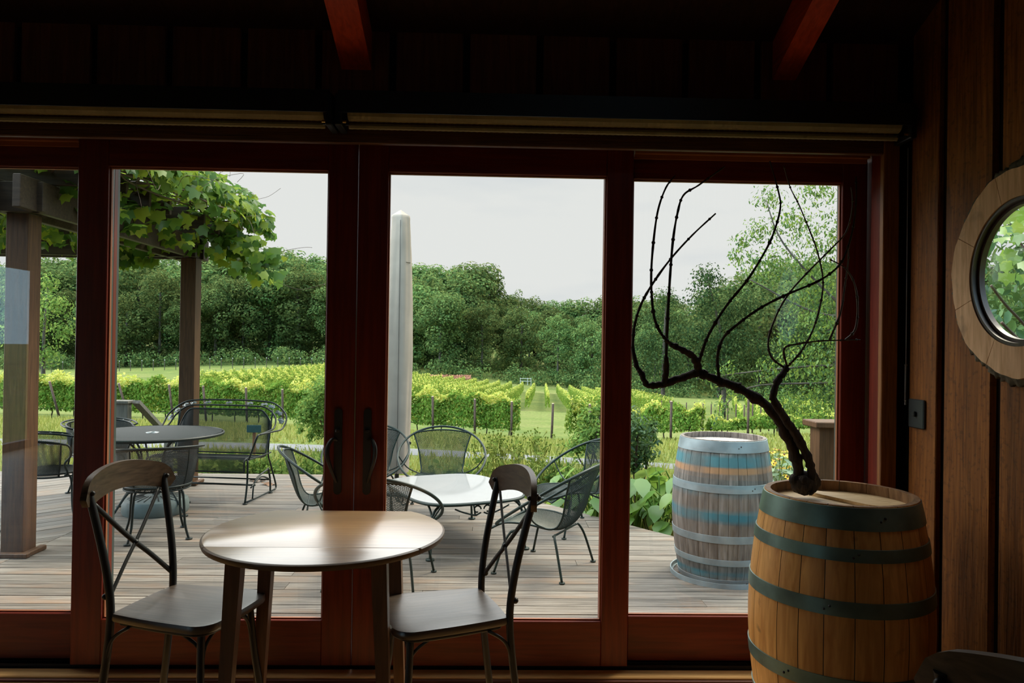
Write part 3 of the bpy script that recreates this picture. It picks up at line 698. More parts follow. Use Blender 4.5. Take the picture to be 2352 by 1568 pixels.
# ================================================================== INDOOR FURNITURE
def make_bistro(label, loc, rz):
    """X-back metal chair: faces +x"""
    t = thing('bistro_chair', label, 'chair', loc, rz, 'X-back chairs indoors')
    # seat: rounded trapezoid, dished
    poly = []
    cs = [np.array(p) for p in ((-.205, -.176), (.218, -.212), (.218, .212), (-.205, .176))]; rad = (.018, .075, .075, .018)
    for i in range(4):                                   # rounded corners, sides bowed a little
        p, q, r_ = cs[i-1], cs[i], cs[(i+1) % 4]; e0 = (p-q)/np.linalg.norm(p-q); e1 = (r_-q)/np.linalg.norm(r_-q)
        half = math.acos(max(-1, min(1, float(e0@e1))))/2; d_ = rad[i]/math.tan(half); bis = (e0+e1)/np.linalg.norm(e0+e1); c_ = q+bis*rad[i]/math.sin(half)
        v0 = q+e0*d_-c_; v1 = q+e1*d_-c_; a0 = math.atan2(v0[1], v0[0]); da = (math.atan2(v1[1], v1[0])-a0+PI) % (2*PI)-PI
        for j in range(9): poly.append(c_+rad[i]*np.array([math.cos(a0+da*j/8), math.sin(a0+da*j/8)]))
        m0, m1 = q+e1*d_, r_-e1*(rad[(i+1) % 4]/math.tan(math.acos(max(-1, min(1, float((-e1)@((cs[(i+2) % 4]-r_)/np.linalg.norm(cs[(i+2) % 4]-r_))))))/2))
        nrm_ = np.array([e1[1], -e1[0]])
        for j in range(1, 8): poly.append(m0+(m1-m0)*j/8+nrm_*.006*math.sin(PI*j/8))
    poly = np.array(poly)
    k = len(poly); ctr = np.array([0., 0.])
    rings = [(1.0, .430), (1.015, .436), (1.015, .450), (1.0, .458), (.93, .459), (.6, .454), (.25, .452)]
    V = []
    for s_, z in rings: V += [(p[0]*s_, p[1]*s_, z) for p in poly]
    V += [(0, 0, .452), (0, 0, .430)]
    F = [(i*k+j, i*k+(j+1) % k, (i+1)*k+(j+1) % k, (i+1)*k+j) for i in range(len(rings)-1) for j in range(k)]
    F += [((len(rings)-1)*k+j, (len(rings)-1)*k+(j+1) % k, len(rings)*k) for j in range(k)]+[((j+1) % k, j, len(rings)*k+1) for j in range(k)]
    smooth_by_angle(mesh_obj('seat', V, F, seatwood, t), 50)
    m_ = MB(); m_.tube([(p[0]*.88, p[1]*.88, .420) for p in poly], .010, 6, closed=True); m_.build('seat_frame', blackmetal, t, True)
    for sg in (-1, 1):
        P = spline([(-.268, sg*.185, 0), (-.235, sg*.172, .22), (-.213, sg*.168, .44), (-.225, sg*.176, .60), (-.262, sg*.188, .78), (-.296, sg*.198, .915)], 5)
        m_ = MB(); m_.tube(P, .0145, 10); smooth_by_angle(m_.build('back_post', blackmetal, t), 60)
        P = spline([(.155, sg*.150, .42), (.168, sg*.168, .22), (.20, sg*.19, .0)], 6)
        m_ = MB(); m_.tube(P, .0135, 10); m_.build('leg', blackmetal, t, True)
    # curved wooden top rail
    G = []; nn_ = 25
    for i in range(nn_):
        s_ = -1+2*i/(nn_-1); yy = s_*.243
        cxx = -.272-.055*(1-s_*s_); zz = .862+.052*(1-abs(s_)**2.0)
        hh = .050*math.sqrt(max(0.0, 1-max(0, (abs(s_)-.72)/.28)**2))+.002
        ln = math.hypot(1, .11*s_/.243); nx, ny = 1/ln, (.11*s_/.243)*-1/ln
        row = []
        for (dx, dz) in ((.011, -hh), (.011, hh), (-.011, hh), (-.011, -hh)): row.append((cxx+nx*dx, yy+ny*dx, zz+dz+.018))
        G.append(row)
    V = [p for r_ in G for p in r_]; F = [(0, 1, 2, 3), tuple(4*(nn_-1)+q for q in (3, 2, 1, 0))]
    for i in range(nn_-1):
        for q in range(4): F.append((4*i+q, 4*i+4+q, 4*i+4+(q+1) % 4, 4*i+(q+1) % 4))
    rl = smooth_by_angle(mesh_obj('top_rail', V, F, railwood, t), 40)
    for sg in (-1, 1):
        m_ = MB(); m_.sphere((-.272, sg*.198, .897), .009, 10); m_.build('bolt', blackmetal, rl, True)
        m_ = MB(); m_.sphere((-.309, sg*.198, .895), .011, 10); m_.build('bolt', blackmetal, rl, True)
    # the X of flat curved bars
    for sg in (-1, 1):
        P = spline([(-.290, sg*.172, .85), (-.262, sg*.04, .71), (-.240, -sg*.070, .608), (-.220, -sg*.166, .512)], 6)
        m_ = MB(); m_.tube(P, .010, 8, flat=(1.0, .55)); m_.build('cross_bar', blackmetal, t, True)
        m_ = MB(); m_.sphere((-.232, -sg*.174, .517), .012, 10); m_.build('bolt', blackmetal, t, True)
    m_ = MB(); m_.sphere((-.252, 0, .672), .011, 10); m_.build('bolt', blackmetal, t, True)
    for sg in (-1, 1):
        for P in ([(.165, sg*.165, .24), (.150, sg*.148, .35), (.09, sg*.165, .41)], [(.165, sg*.162, .24), (.158, sg*.13, .36), (.165, sg*.06, .41)], [(-.232, sg*.178, .24), (-.20, sg*.176, .36), (-.13, sg*.172, .415)]):
            m_ = MB(); m_.tube(spline(P, 6), .0065, 6); m_.build('brace', blackmetal, t, True)
    return t
ch = make_bistro('X-back metal chair with dark wooden seat at the left of the wooden table', (-1.137, 2.865, 0), math.radians(-15))
dup(ch, (-.178, 2.83, 0), math.radians(199), 'X-back metal chair with dark wooden seat between the wooden table and the oak barrel')
dup(ch, (1.13, 1.30, 0), math.radians(42), 'X-back chair in the dark corner, only its top rail showing below the round window')

def make_table():
    cx, cy, R, H = -.612, 2.80, .437, .755
    t = thing('drop_leaf_table', 'honey brown wooden drop-leaf table with dark rounded edge between two chairs', 'table', (cx, cy, 0))
    hf, hb = -.235, .335
    def part(poly, name, gap=.0):
        k = len(poly); rings = [(.0, H-.022), (.004, H-.012), (.0035, H-.004), (-.004, H)]
        V = []
        c0 = np.mean(poly, 0)
        for o_, z in rings:
            for p in poly:
                d_ = np.linalg.norm(p); e = p/d_*(d_+o_) if abs(d_-R) < .002 else p*1.0
                V.append((e[0], e[1], z))
        n_ = len(rings)
        F = [tuple(range(k))[::-1], tuple(range((n_-1)*k, n_*k))]+[(i*k+j, i*k+(j+1) % k, (i+1)*k+(j+1) % k, (i+1)*k+j) for i in range(n_-1) for j in range(k)]
        o_ = mesh_obj(name, V, F, tablewood, t); o_.data.materials.append(tableedge)
        for p in o_.data.polygons:
            if abs(p.normal.z) < .93: p.material_index = 1
        return smooth_by_angle(o_, 50)
    a1 = math.asin(hf/R); a2 = math.asin(hb/R)
    arcR = [np.array([R*math.cos(a), R*math.sin(a)]) for a in np.linspace(a1, a2, 40)]
    part(arcR+[np.array([-p[0], p[1]]) for p in arcR[::-1]], 'tabletop')
    g = .0018
    a1 = math.asin((hf-g)/R)
    part([np.array([R*math.cos(a), R*math.sin(a)]) for a in np.linspace(-PI-a1, a1, 60)], 'front_leaf')
    # the far leaf hangs down
    m_ = MB(); w_ = .30; zz = [H-.03-.10*math.sqrt(max(0, 1-(q/w_)**2)) for q in np.linspace(-w_, w_, 21)]
    V = []
    for q, z in zip(np.linspace(-w_, w_, 21), zz): V += [(q, hb-.020, H-.024), (q, hb-.002, H-.024), (q, hb-.002, z), (q, hb-.020, z)]
    F = [(4*i+q, 4*i+4+q, 4*i+4+(q+1) % 4, 4*i+(q+1) % 4) for i in range(20) for q in range(4)]
    m_.add(V, F); m_.build('hanging_leaf', tableedge, t)
    m_ = MB(); x0, x1, y0, y1 = -.275, .225, -.18, .20
    m_.box(x0, x1, y0-.01, y0+.01, H-.085, H-.023); m_.box(x0, x1, y1-.01, y1+.01, H-.085, H-.023); m_.box(x0-.01, x0+.01, y0+.01, y1-.01, H-.085, H-.023); m_.box(x1-.01, x1+.01, y0+.01, y1-.01, H-.085, H-.023)
    m_.build('apron', tableleg, t)
    for (x_, y_) in ((x0, y0), (x0, y1), (x1, y0), (x1, y1)):
        sx_, sy_ = (1 if x_ > 0 else -1), (1 if y_ > 0 else -1)
        m_ = MB(); V = []
        for z, w_, o_ in ((H-.023, .027, 0), (H-.12, .027, .004), (0, .0185, .035)):
            for (p, q) in ((-1, -1), (1, -1), (1, 1), (-1, 1)): V.append((x_+sx_*o_+p*w_, y_+sy_*o_*.5+q*w_, z))
        F = [(0, 1, 2, 3), (11, 10, 9, 8)]+[(4*i+q, 4*i+4+q, 4*i+4+(q+1) % 4, 4*i+(q+1) % 4) for i in range(2) for q in range(4)]
        m_.add(V, F); m_.build('leg', tableleg, t)
make_table()

# ------------------------------------------------------------------ barrels
def barrel(name, label, loc, H, rb, rh, stave_mat, hoop_mat, head_mat, chime_mat, hoops, rz=0, ns=26):
    t = thing(name, label, 'barrel', loc, rz)
    def R(z): q = (z/H-.5)*2; return rb-(rb-rh)*abs(q)**1.9
    rng = np.random.RandomState(int(rb*1000+H*10)); ed = np.cumsum(rng.uniform(.7, 1.3, ns)); ed = ed/ed[-1]*2*PI
    m_ = MB(); zz = np.linspace(0, H, 25); a0 = 0
    for a1 in ed:
        aa = np.linspace(a0+.004, a1-.004, 6); G = []
        V = []
        for z in zz:
            rr_ = R(z)
            V += [((rr_-(.0015 if i in (0, 5) else 0))*math.cos(a), (rr_-(.0015 if i in (0, 5) else 0))*math.sin(a), z) for i, a in enumerate(aa)]
        k = 6
        F = [(i*k+j, i*k+j+1, (i+1)*k+j+1, (i+1)*k+j) for i in range(24) for j in range(5)]
        # top edge and inside of the stave down past the head
        n0 = len(V)
        for z, th_ in ((H, .022), (H-.075, .026)): V += [((R(z)-th_)*math.cos(a), (R(z)-th_)*math.sin(a), z) for a in aa]
        F += [(24*k+j, 24*k+j+1, n0+j+1, n0+j) for j in range(5)]+[(n0+j, n0+j+1, n0+k+j+1, n0+k+j) for j in range(5)]
        m_.add(V, F); a0 = a1
    st = smooth_by_angle(m_.build('staves', stave_mat, t), 40); st.data.materials.append(chime_mat)
    for p in st.data.polygons:
        c_ = p.center; n_ = p.normal
        if c_.z > H-.08 and (n_.z > .8 or n_.x*c_.x+n_.y*c_.y < 0 or math.hypot(c_.x, c_.y) < R(c_.z)-.008): p.material_index = 1
    m_ = MB(); m_.lathe([(R(z)-.004, z) for z in np.linspace(0, H-.08, 12)], 48); m_.build('stave_joint', black, t, True)
    for (z0, z1) in hoops:
        m_ = MB(); q = [(R(z0)+.0002, z0), (R(z0)+.0035, z0+.001), (R((z0+z1)/2)+.0038, (z0+z1)/2), (R(z1)+.0035, z1-.001), (R(z1)+.0002, z1)]
        m_.lathe(q, 96)
        a = rng.uniform(3.2, 4.4); zm = (z0+z1)/2
        hp = smooth_by_angle(m_.build('hoop', hoop_mat, t), 40)
        m_ = MB(); rr_ = R(zm)+.004
        for da in (0, .055):
            m_.sphere((rr_*math.cos(a+da), rr_*math.sin(a+da), zm+(.006 if da else -.006)), .0045, 8, (1, 1, 1))
        m_.build('rivet', blackmetal, hp, True)
    # head: parallel boards set 4 cm below the rim
    ri = R(H-.045)-.022; xs = [-1.0, -.55, -.12, .42, .72, 1.0]
    m_ = MB()
    for i in range(5):
        xa, xb = xs[i]*ri+.0008, xs[i+1]*ri-.0008; poly = []
        for a in np.linspace(-1, 1, 12):
            x_ = xa+(xb-xa)*(a+1)/2; poly.append((x_, math.sqrt(max(0, ri*ri-x_*x_))))
        poly = poly+[(p[0], -p[1]) for p in poly[::-1]]
        pp = []
        for p in poly:
            if not pp or math.hypot(p[0]-pp[-1][0], p[1]-pp[-1][1]) > 1e-5: pp.append(p)
        m_.prism(pp[::-1], H-.058, H-.040)
    m_.build('head', head_mat, t)
    m_ = MB(); m_.lathe([(.001, .03), (R(0)-.004, .03)], 48); m_.build('bottom_head', head_mat, t)
    return t, R
bar, RB = barrel('wine_barrel', 'new oak wine barrel with blue-green hoops standing indoors by the board wall', (1.318, 2.765, .0), .925, .324, .268, oakbarrel, hoopgreen, oakhead, oakchime,
    [(.845, .921), (.742, .786), (.560, .612), (.300, .352), (.150, .195), (.005, .08)], math.radians(20), 19)
# loose oak board lying on the head
o = MB(); o.obox((1.375, 2.775, .892), (.070, -.040, 0), (-.075, .150, 0), (0, 0, .006)); o = o.build('oak_board', oakhead)
setp(o, 'pale oak board lying on the head of the indoor barrel', 'board')
bar2, _ = barrel('wine_barrel', 'weathered grey wine barrel with faded teal bands standing out on the deck', (1.63, 5.17, -.118), .962, .345, .290, oldstave, hoopgrey, oldhead, oldchime,
    [(.882, .958), (.620, .674), (.288, .338), (.135, .178), (.004, .04)], math.radians(70), 30)
m_ = MB(); m_.lathe([(.33, 0), (.352, 0), (.352, .032), (.345, .032), (.345, .006), (.33, .006)], 72, (0, 0, 0), True)
ty = m_.build('drip_tray', hoopgrey, None, False, (1.63, 5.17, -.1205)); smooth_by_angle(ty)
setp(ty, 'thin galvanized ring lying on the deck around the foot of the weathered barrel', 'ring')

# ------------------------------------------------------------------ gnarled vine on the barrel
def vine_sculpture():
    t = thing('dried_grapevine', 'dried grapevine with a knotted root standing on the indoor barrel', 'dried vine', (1.30, 2.70, .885))
    O = np.array([1.30, 2.70, .885])
    def br(pts, r0, r1, name, mat, knots=True, n=9):
        P = np.array([atY(x_, y_, Y_) for x_, y_, Y_ in pts])-O
        Q = spline(P, 6); m = len(Q); tt = np.linspace(0, 1, m)
        rng = np.random.RandomState(len(pts)*7+int(pts[0][0]))
        r_ = r0+(r1-r0)*tt
        r_ = r_*(1+.06*rng.normal(0, 1, m)+.08*np.sin(np.arange(m)*.9+rng.uniform(0, 6)))
        if knots:
            step = max(4, m//7)
            for i in range(step, m-1, step): r_[i] *= (1.22 if r0 > .008 else 1.1)
        if r0 > .008: Q = Q+rng.normal(0, r0*.07, Q.shape)*np.minimum(1, np.minimum(np.arange(m), m-1-np.arange(m))/3)[:, None]
        b_ = MB(); b_.tube(Q, r_, n)
        if r0 < .008:
            for i in range(4, m-1, 5): b_.sphere(Q[i], r_[i]*1.25+.0016, 6)
        return b_.build(name, mat, t, True)
    # root burl
    rng = np.random.RandomState(3); b_ = MB(); c0 = atY(1846, 1108, 2.84)-O
    for i in range(26):
        d_ = rng.normal(0, 1, 3); d_ /= np.linalg.norm(d_); b_.sphere(c0+d_*np.array([.048, .036, .034])*rng.uniform(.4, 1), rng.uniform(.014, .030), 8)
    b_.sphere(c0, .050, 12, (1, .9, .95)); b_.build('root_burl', vinebark, t, True)
    b_ = MB(); e = atY(1864, 1134, 2.80)-O; e[2] = max(e[2], .012)
    b_.tube(spline([c0+(.0, -.02, -.01), (c0+e)/2+(0, 0, .004), e], 4), [.010]*4+[.008]*4+[.011], 7); b_.build('root_stub', vinebark, t, True)
    # two trunks
    br([(1838, 1108, 2.84), (1830, 1060, 2.83), (1812, 1010, 2.82), (1788, 965, 2.80), (1760, 930, 2.78), (1720, 905, 2.75), (1690, 888, 2.76), (1655, 876, 2.77), (1620, 862, 2.78), (1603, 855, 2.78)], .021, .0155, 'trunk', vinebark)
    br([(1866, 1108, 2.82), (1863, 1075, 2.81), (1848, 1035, 2.80), (1826, 995, 2.78), (1806, 965, 2.76), (1786, 935, 2.74), (1776, 910, 2.73), (1784, 880, 2.73), (1798, 858, 2.73), (1808, 842, 2.73)], .0175, .011, 'trunk', vinebark)
    br([(1603, 855, 2.78), (1570, 866, 2.80), (1530, 880, 2.82), (1500, 886, 2.83), (1482, 880, 2.84), (1474, 858, 2.84), (1462, 840, 2.85), (1453, 800, 2.86)], .016, .008, 'arm', vinebark)
    br([(1603, 855, 2.78), (1600, 832, 2.76), (1588, 815, 2.74), (1560, 800, 2.72), (1540, 790, 2.70)], .015, .009, 'arm', vinebark)
    br([(1527, 882, 2.82), (1530, 850, 2.80), (1530, 820, 2.78)], .013, .009, 'arm', vinebark)
    canes = [
        [(1453, 800, 2.86), (1457, 750, 2.86), (1472, 700, 2.85), (1500, 650, 2.83), (1540, 595, 2.80), (1590, 540, 2.77), (1644, 490, 2.75)],
        [(1540, 790, 2.70), (1518, 765, 2.68), (1503, 730, 2.67), (1497, 680, 2.66), (1496, 620, 2.65), (1502, 545, 2.64), (1512, 480, 2.63), (1530, 430, 2.62), (1551, 403, 2.62)],
        [(1530, 820, 2.78), (1532, 760, 2.77), (1535, 700, 2.76), (1540, 620, 2.75), (1546, 550, 2.74), (1556, 490, 2.73), (1570, 448, 2.72), (1605, 425, 2.70), (1665, 382, 2.66)],
        [(1605, 835, 2.76), (1615, 800, 2.74), (1632, 760, 2.72), (1670, 700, 2.70), (1715, 645, 2.68), (1750, 590, 2.67), (1775, 540, 2.66), (1792, 480, 2.66), (1788, 440, 2.66), (1768, 370, 2.66)],
        [(1652, 872, 2.77), (1648, 820, 2.74), (1662, 775, 2.72), (1700, 740, 2.69), (1750, 705, 2.66), (1810, 675, 2.62), (1880, 645, 2.58), (1925, 612, 2.55), (1945, 575, 2.53), (1960, 520, 2.52), (1966, 460, 2.52), (1966, 405, 2.52)],
        [(1808, 842, 2.73), (1800, 810, 2.70), (1806, 796, 2.69), (1830, 790, 2.68), (1880, 783, 2.66), (1940, 781, 2.63), (1976, 780, 2.62)],
        [(1808, 842, 2.73), (1820, 830, 2.71), (1845, 800, 2.70), (1870, 750, 2.70), (1886, 690, 2.70), (1890, 640, 2.70), (1878, 580, 2.71), (1860, 530, 2.72), (1835, 470, 2.73), (1815, 430, 2.74), (1800, 380, 2.75)],
        [(1803, 845, 2.73), (1772, 820, 2.74), (1765, 780, 2.75), (1785, 720, 2.76), (1815, 670, 2.76), (1860, 620, 2.75), (1910, 570, 2.73), (1945, 530, 2.71), (1958, 470, 2.70), (1955, 430, 2.70)],
        [(1905, 780, 2.65), (1930, 720, 2.64), (1940, 660, 2.63), (1948, 600, 2.62), (1949, 560, 2.62)],
        [(1942, 781, 2.63), (1965, 755, 2.61), (1970, 700, 2.60), (1962, 650, 2.60), (1940, 615, 2.60), (1905, 595, 2.61)],
    ]
    for i, c_ in enumerate(canes): br(c_, .0062 if i < 5 else .0045, .0028 if i < 5 else .0020, 'cane', vinecane if i > 4 else vinebark, True, 6)
vine_sculpture()

# ================================================================== DECK
ZD = -.12
def clip_poly(poly, n_, d_):           # keep the side where n.p <= d
    o_ = []
    for i in range(len(poly)):
        p, q = np.array(poly[i]), np.array(poly[(i+1) % len(poly)]); a, c_ = p@n_-d_, q@n_-d_
        if a <= 0: o_.append(p)
        if a*c_ < 0: o_.append(p+(q-p)*(a/(a-c_)))
    return o_
E1, E2 = np.array([-.62, 8.9]), np.array([3.7, 3.45])        # the deck's slanting right edge
nE = np.array([E2[1]-E1[1], -(E2[0]-E1[0])]); nE = -nE/np.linalg.norm(nE); dE = nE@E1
SEAM = -3.43
dk = MB(); rng = np.random.RandomState(11)
y = 3.53
k = 0
while y < 8.95:
    w_ = .139; y1 = min(y+w_, 8.95)
    x = SEAM+.004-rng.uniform(0, 2.0)
    while x < 4.0:
        ln = rng.uniform(2.2, 4.2); x1 = x+ln
        p = [(max(x, SEAM+.003), y), (x1-.003, y), (x1-.003, y1-.0085), (max(x, SEAM+.003), y1-.0085)]
        if x1 > SEAM+.05:
            p = clip_poly(p, nE, dE)
            if len(p) > 2:
                dz = rng.uniform(-.002, .0); dk.prism(p, ZD-.036, ZD+dz)
        x = x1
    y += w_
deck = struct(dk.build('deck_floor', deckm))
dk = MB(); dr = np.array([1, 1])/math.sqrt(2); nn_ = np.array([-1, 1])/math.sqrt(2)
for i in range(-10, 120):
    s0 = i*.139
    base = np.array([SEAM, 3.53])+nn_*s0-dr*0
    p = [base-dr*14, base+dr*14, base+dr*14+nn_*.1305, base-dr*14+nn_*.1305]
    p = clip_poly(p, np.array([1., 0]), SEAM-.003)
    for nq, dq in ((np.array([-1., 0]), 9.0), (np.array([0, 1.]), 8.95), (np.array([0, -1.]), -3.53)):
        if len(p) > 2: p = clip_poly(p, nq, dq)
    if len(p) > 2: dk.prism(p, ZD-.036, ZD+rng.uniform(-.002, 0))
struct(dk.build('deck_floor_diagonal', deckdiag))
fr = MB(); fr.box(-9, -.6, 8.90, 8.94, ZD-.28, ZD-.037); fr.box(-9, -.62, 3.6, 8.9, ZD-.10, ZD-.06)
c_ = (E1+E2)/2; dv = (E2-E1)/np.linalg.norm(E2-E1); fr.obox((c_[0]-nE[0]*.03, c_[1]-nE[1]*.03, ZD-.16), (*(dv*np.linalg.norm(E2-E1)/2), 0), (*(nE*.02), 0), (0, 0, .12))
struct(fr.build('deck_frame', greyw))

# pergola
def post(name, label, x0, x1, y0, y1, z1, base=True, mat=postw):
    t = thing(name, label, 'post', ((x0+x1)/2, (y0+y1)/2, ZD), 0, 'pergola posts')
    hx, hy = (x1-x0)/2, (y1-y0)/2
    MB().box(-hx, hx, -hy, hy, 0, z1-ZD, .004).build('shaft', mat, t)
    if base:
        m_ = MB(); m_.box(-hx-.05, hx+.06, -hy-.05, -hy-.001, 0, .035, .006); m_.box(hx+.001, hx+.05, -hy-.001, hy+.05, 0, .035, .006); m_.box(-hx-.05, -hx-.001, -hy-.001, hy+.05, 0, .035, .006)
        m_.build('base_trim', mat, t)
    return t
post('pergola_post', 'cedar pergola post nearest the house, standing on the deck by the left pane', -3.535, -3.375, 5.45, 5.61, 2.368)
post('pergola_post', 'cedar pergola post at the far edge of the deck beside the bench', -3.43, -3.265, 8.2, 8.365, 2.368)
t = thing('pergola', 'dark cedar pergola frame of beams and joists carried on two posts', 'pergola', (-3.45, 6.9, 2.37))
def bm(x0, x1, y0, y1, z0, z1, name='beam'):
    MB().box(x0+3.45, x1+3.45, y0-6.9, y1-6.9, z0-2.37, z1-2.37, .004).build(name, beamdark, t)
bm(-3.60, -3.545, 5.2, 8.6, 2.37, 2.60); bm(-3.335, -3.28, 5.2, 8.6, 2.37, 2.60)
bm(-9, -3.24, 5.39, 5.44, 2.37, 2.585); bm(-9, -3.25, 8.14, 8.19, 2.37, 2.585); bm(-9, -3.25, 8.37, 8.42, 2.37, 2.585)
for i in range(8): bm(-9, -2.95, 5.6+.4*i, 5.64+.4*i, 2.605, 2.75, 'joist')
# the vine over it
def pergola_vine():
    rng = np.random.RandomState(21)
    t = thing('pergola_grapevine', 'leafy grapevine sprawling over the pergola and hanging from its corner', 'grapevine', (-3.4, 7, 2.6))
    O = np.array([-3.4, 7, 2.6]); C = []; Nn = []
    n = 4200                                              # roof of leaves
    X = rng.uniform(-7.0, -2.92, n); Y = rng.uniform(5.2, 8.7, n); Z = 2.70+rng.gamma(2, .09, n)
    C.append(np.stack([X, Y, Z], -1)); Nn.append(np.tile([.1, -.2, 1.0], (n, 1)))
    n = 1500                                             # under the joists, seen dark from below
    X = rng.uniform(-7.0, -2.9, n); Y = rng.uniform(5.6, 8.5, n); Z = rng.uniform(2.40, 2.76, n)
    C.append(np.stack([X, Y, Z], -1)); Nn.append(np.tile([.1, -.7, .5], (n, 1)))
    n = 900                                              # right-hand edge rolling over
    Y = rng.uniform(5.3, 8.9, n); a = rng.uniform(-.3, PI*.75, n)
    edge = -2.90+0*Y
    r_ = rng.uniform(.10, .34, n)
    X = edge+r_*np.cos(a)*.85; Z = 2.80+r_*np.sin(a)*1.15
    C.append(np.stack([X, Y, Z], -1)); Nn.append(np.stack([np.cos(a), np.full(n, -.4), np.sin(a)+.3], -1))
    n = 330                                              # the drape over the far corner
    s = rng.uniform(0, 1, n); X = -3.14+.58*s+rng.normal(0, .10, n); Y = 8.35+rng.normal(0, .18, n)
    Z = 2.78-.30*s-rng.uniform(0, .36, n)*np.clip(s*1.5, .2, 1)
    C.append(np.stack([X, Y, Z], -1)); Nn.append(np.tile([.6, -.7, .4], (n, 1)))
    n = 60                                               # a few leaves under the far beam
    X = rng.uniform(-4.2, -3.5, n); Y = rng.uniform(7.9, 8.12, n); Z = 2.37-rng.uniform(-.2, .12, n)
    C.append(np.stack([X, Y, Z], -1)); Nn.append(np.tile([.1, -1, .1], (n, 1)))
    C = np.concatenate(C)-O; Nn = np.concatenate(Nn)
    V, F = cards(C, Nn, rng.uniform(.07, .15, len(C)), rng, GRAPE, GRAPEF, .45, (.1, -.2, -1))
    mesh_obj('foliage', V, F, leaf_perg, t)
    m_ = MB()
    for i in range(60):
        p = C[rng.randint(5700, len(C))]; q = p+rng.normal(0, .16, 3)+(.06, 0, .03); m_.tube(spline([p, (p+q)/2+rng.normal(0, .04, 3), q, q+rng.normal(0, .07, 3)], 4), .0022, 4)
    tn = m_.build('tendrils', vinecane, t, True); tn['kind'] = 'stuff'
    for i in range(14):
        P = [np.array([-3.3+rng.uniform(-.3, .3), 5.4+.6*j+rng.normal(0, .1), 2.78+rng.normal(0, .06)])-O+(rng.uniform(0, .4), 0, 0) for j in range(6)]
        m_ = MB(); m_.tube(spline(P, 4), .008, 5); m_.build('stem', vinecane, t, True)
pergola_vine()

# ------------------------------------------------------------------ wrought-iron furniture on the deck
def ring3(a, b_, c, tau, n=72):
    th = np.arange(n)*2*PI/n
    return np.stack([a*np.sin(th), c[1]+b_*np.cos(th)*math.cos(tau), c[2]+b_*np.cos(th)*math.sin(tau)], -1)
def make_hoop_chair(label, loc, rz, group):
    """wide hoop chair; faces -y, back towards +y"""
    t = thing('hoop_chair', label, 'chair', loc, rz, group)
    a, bq, tau, c = .42, .43, math.radians(33), (0, 0, .52)
    hoop = ring3(a, bq, c, tau)
    m_ = MB(); m_.tube(hoop, .011, 8, closed=True); m_.build('hoop', metalgreen, t, True)
    spine = spline([(0, -.345, .295), (0, -.22, .335), (0, -.03, .315), (0, .12, .30), (0, .20, .36), (0, .265, .52), (0, .325, .725)], 10)
    ds = np.concatenate([[0], np.cumsum(np.linalg.norm(np.diff(spine, axis=0), axis=1))]); ds /= ds[-1]
    def width(v): return np.interp(v, [0, .15, .42, .55, .75, 1.0], [.235, .245, .215, .20, .225, .285])
    def Sf(u, v):
        p = np.stack([np.interp(v, ds, spine[:, i]) for i in range(3)], -1)
        w_ = width(v); x_ = (2*u-1)*w_; q = (2*u-1)**2
        dip = np.interp(v, [0, .3, .6, 1], [-.01, .03, .03, .0])*q
        arch = np.interp(v, [0, .85, 1], [.0, 0, -.03])*q
        cup = np.interp(v, [0, .45, .8, 1], [0, 0, -.045, -.05])*q
        return np.stack([x_, p[:, 1]+cup, p[:, 2]+dip+arch], -1)
    V, F = lattice(Sf, 24, 80, .0024); mesh_obj('mesh_seat', V, F, metalgreen, t)
    m_ = MB(); v = np.linspace(0, 1, 40); one = np.ones(40)
    L_, R_ = Sf(0*one, v), Sf(one, v); u = np.linspace(0, 1, 16); B0, B1 = Sf(u, 0*u), Sf(u, 0*u+1)
    m_.tube(np.concatenate([L_, B1[1:-1], R_[::-1], B0[::-1][1:-1]]), .0075, 6, closed=True)
    m_.tube(Sf(u, 0*u+.50), .006, 6)
    m_.build('seat_frame', metalgreen, t, True)
    def rod(name, P, r_): m_ = MB(); m_.tube(P, r_, 6); m_.build(name, metalgreen, t, True)
    for sg in (-1, 1):                                   # struts tying the panel to the hoop
        E_ = R_ if sg > 0 else L_
        i1 = int(round((sg*.62 % (2*PI))/(2*PI)*72)) % 72; rod('strut', [hoop[i1], E_[-1]], .006)
        q = E_[17]; i2 = (18 if sg > 0 else 54); rod('strut', spline([hoop[i2], hoop[i2]*.5+q*.5+(sg*.015, 0, -.03), q], 5), .006)
        rod('strut', [hoop[30 if sg > 0 else 42], E_[2]], .006)
    rod('cross_rail', [(-.25, -.17, .285), (.25, -.17, .285)], .008); rod('cross_rail', [(-.22, .13, .285), (.22, .13, .285)], .008)
    for sx_ in (-1, 1):
        for sy_, y0 in ((-1, -.17), (1, .13)):
            w_ = .25 if sy_ < 0 else .22
            P = spline([(sx_*(w_-.04), y0, .286), (sx_*w_, y0+sy_*.01, .28), (sx_*(w_+.035), y0+sy_*.045, .20), (sx_*(w_+.07), y0+sy_*.10, .006)], 5)
            m_ = MB(); m_.tube(P, .0085, 8); m_.disc((P[-1][0], P[-1][1], 0), .020, .010, 12); m_.build('leg', metalgreen, t, True)
    return t
g_ = 'wide iron hoop chairs on the deck'
def face(dx, dy): return math.atan2(dy, dx)+PI/2
hc = make_hoop_chair('iron hoop chair behind the white low table, facing the house', (-.47, 7.12, ZD), face(.05, -1), g_)
dup(hc, (-.735, 4.93, ZD), face(.12, 1), 'iron hoop chair seen from behind, nearest the door just beyond the wooden table')
dup(hc, (.42, 5.28, ZD), face(-.83, .45), 'iron hoop chair in profile beyond the right-hand wooden chair')
dup(hc, (.74, 6.45, ZD), face(-.93, -.37), 'iron hoop chair at the far right of the white low table by the green plants')
dup(hc, (-1.32, 5.95, ZD), face(1, .22), 'iron hoop chair half hidden by the door post, seen from its left side')
dup(hc, (-1.22, 7.25, ZD), face(-.05, -1), 'iron hoop chair partly behind the door post, facing the house near the umbrella')

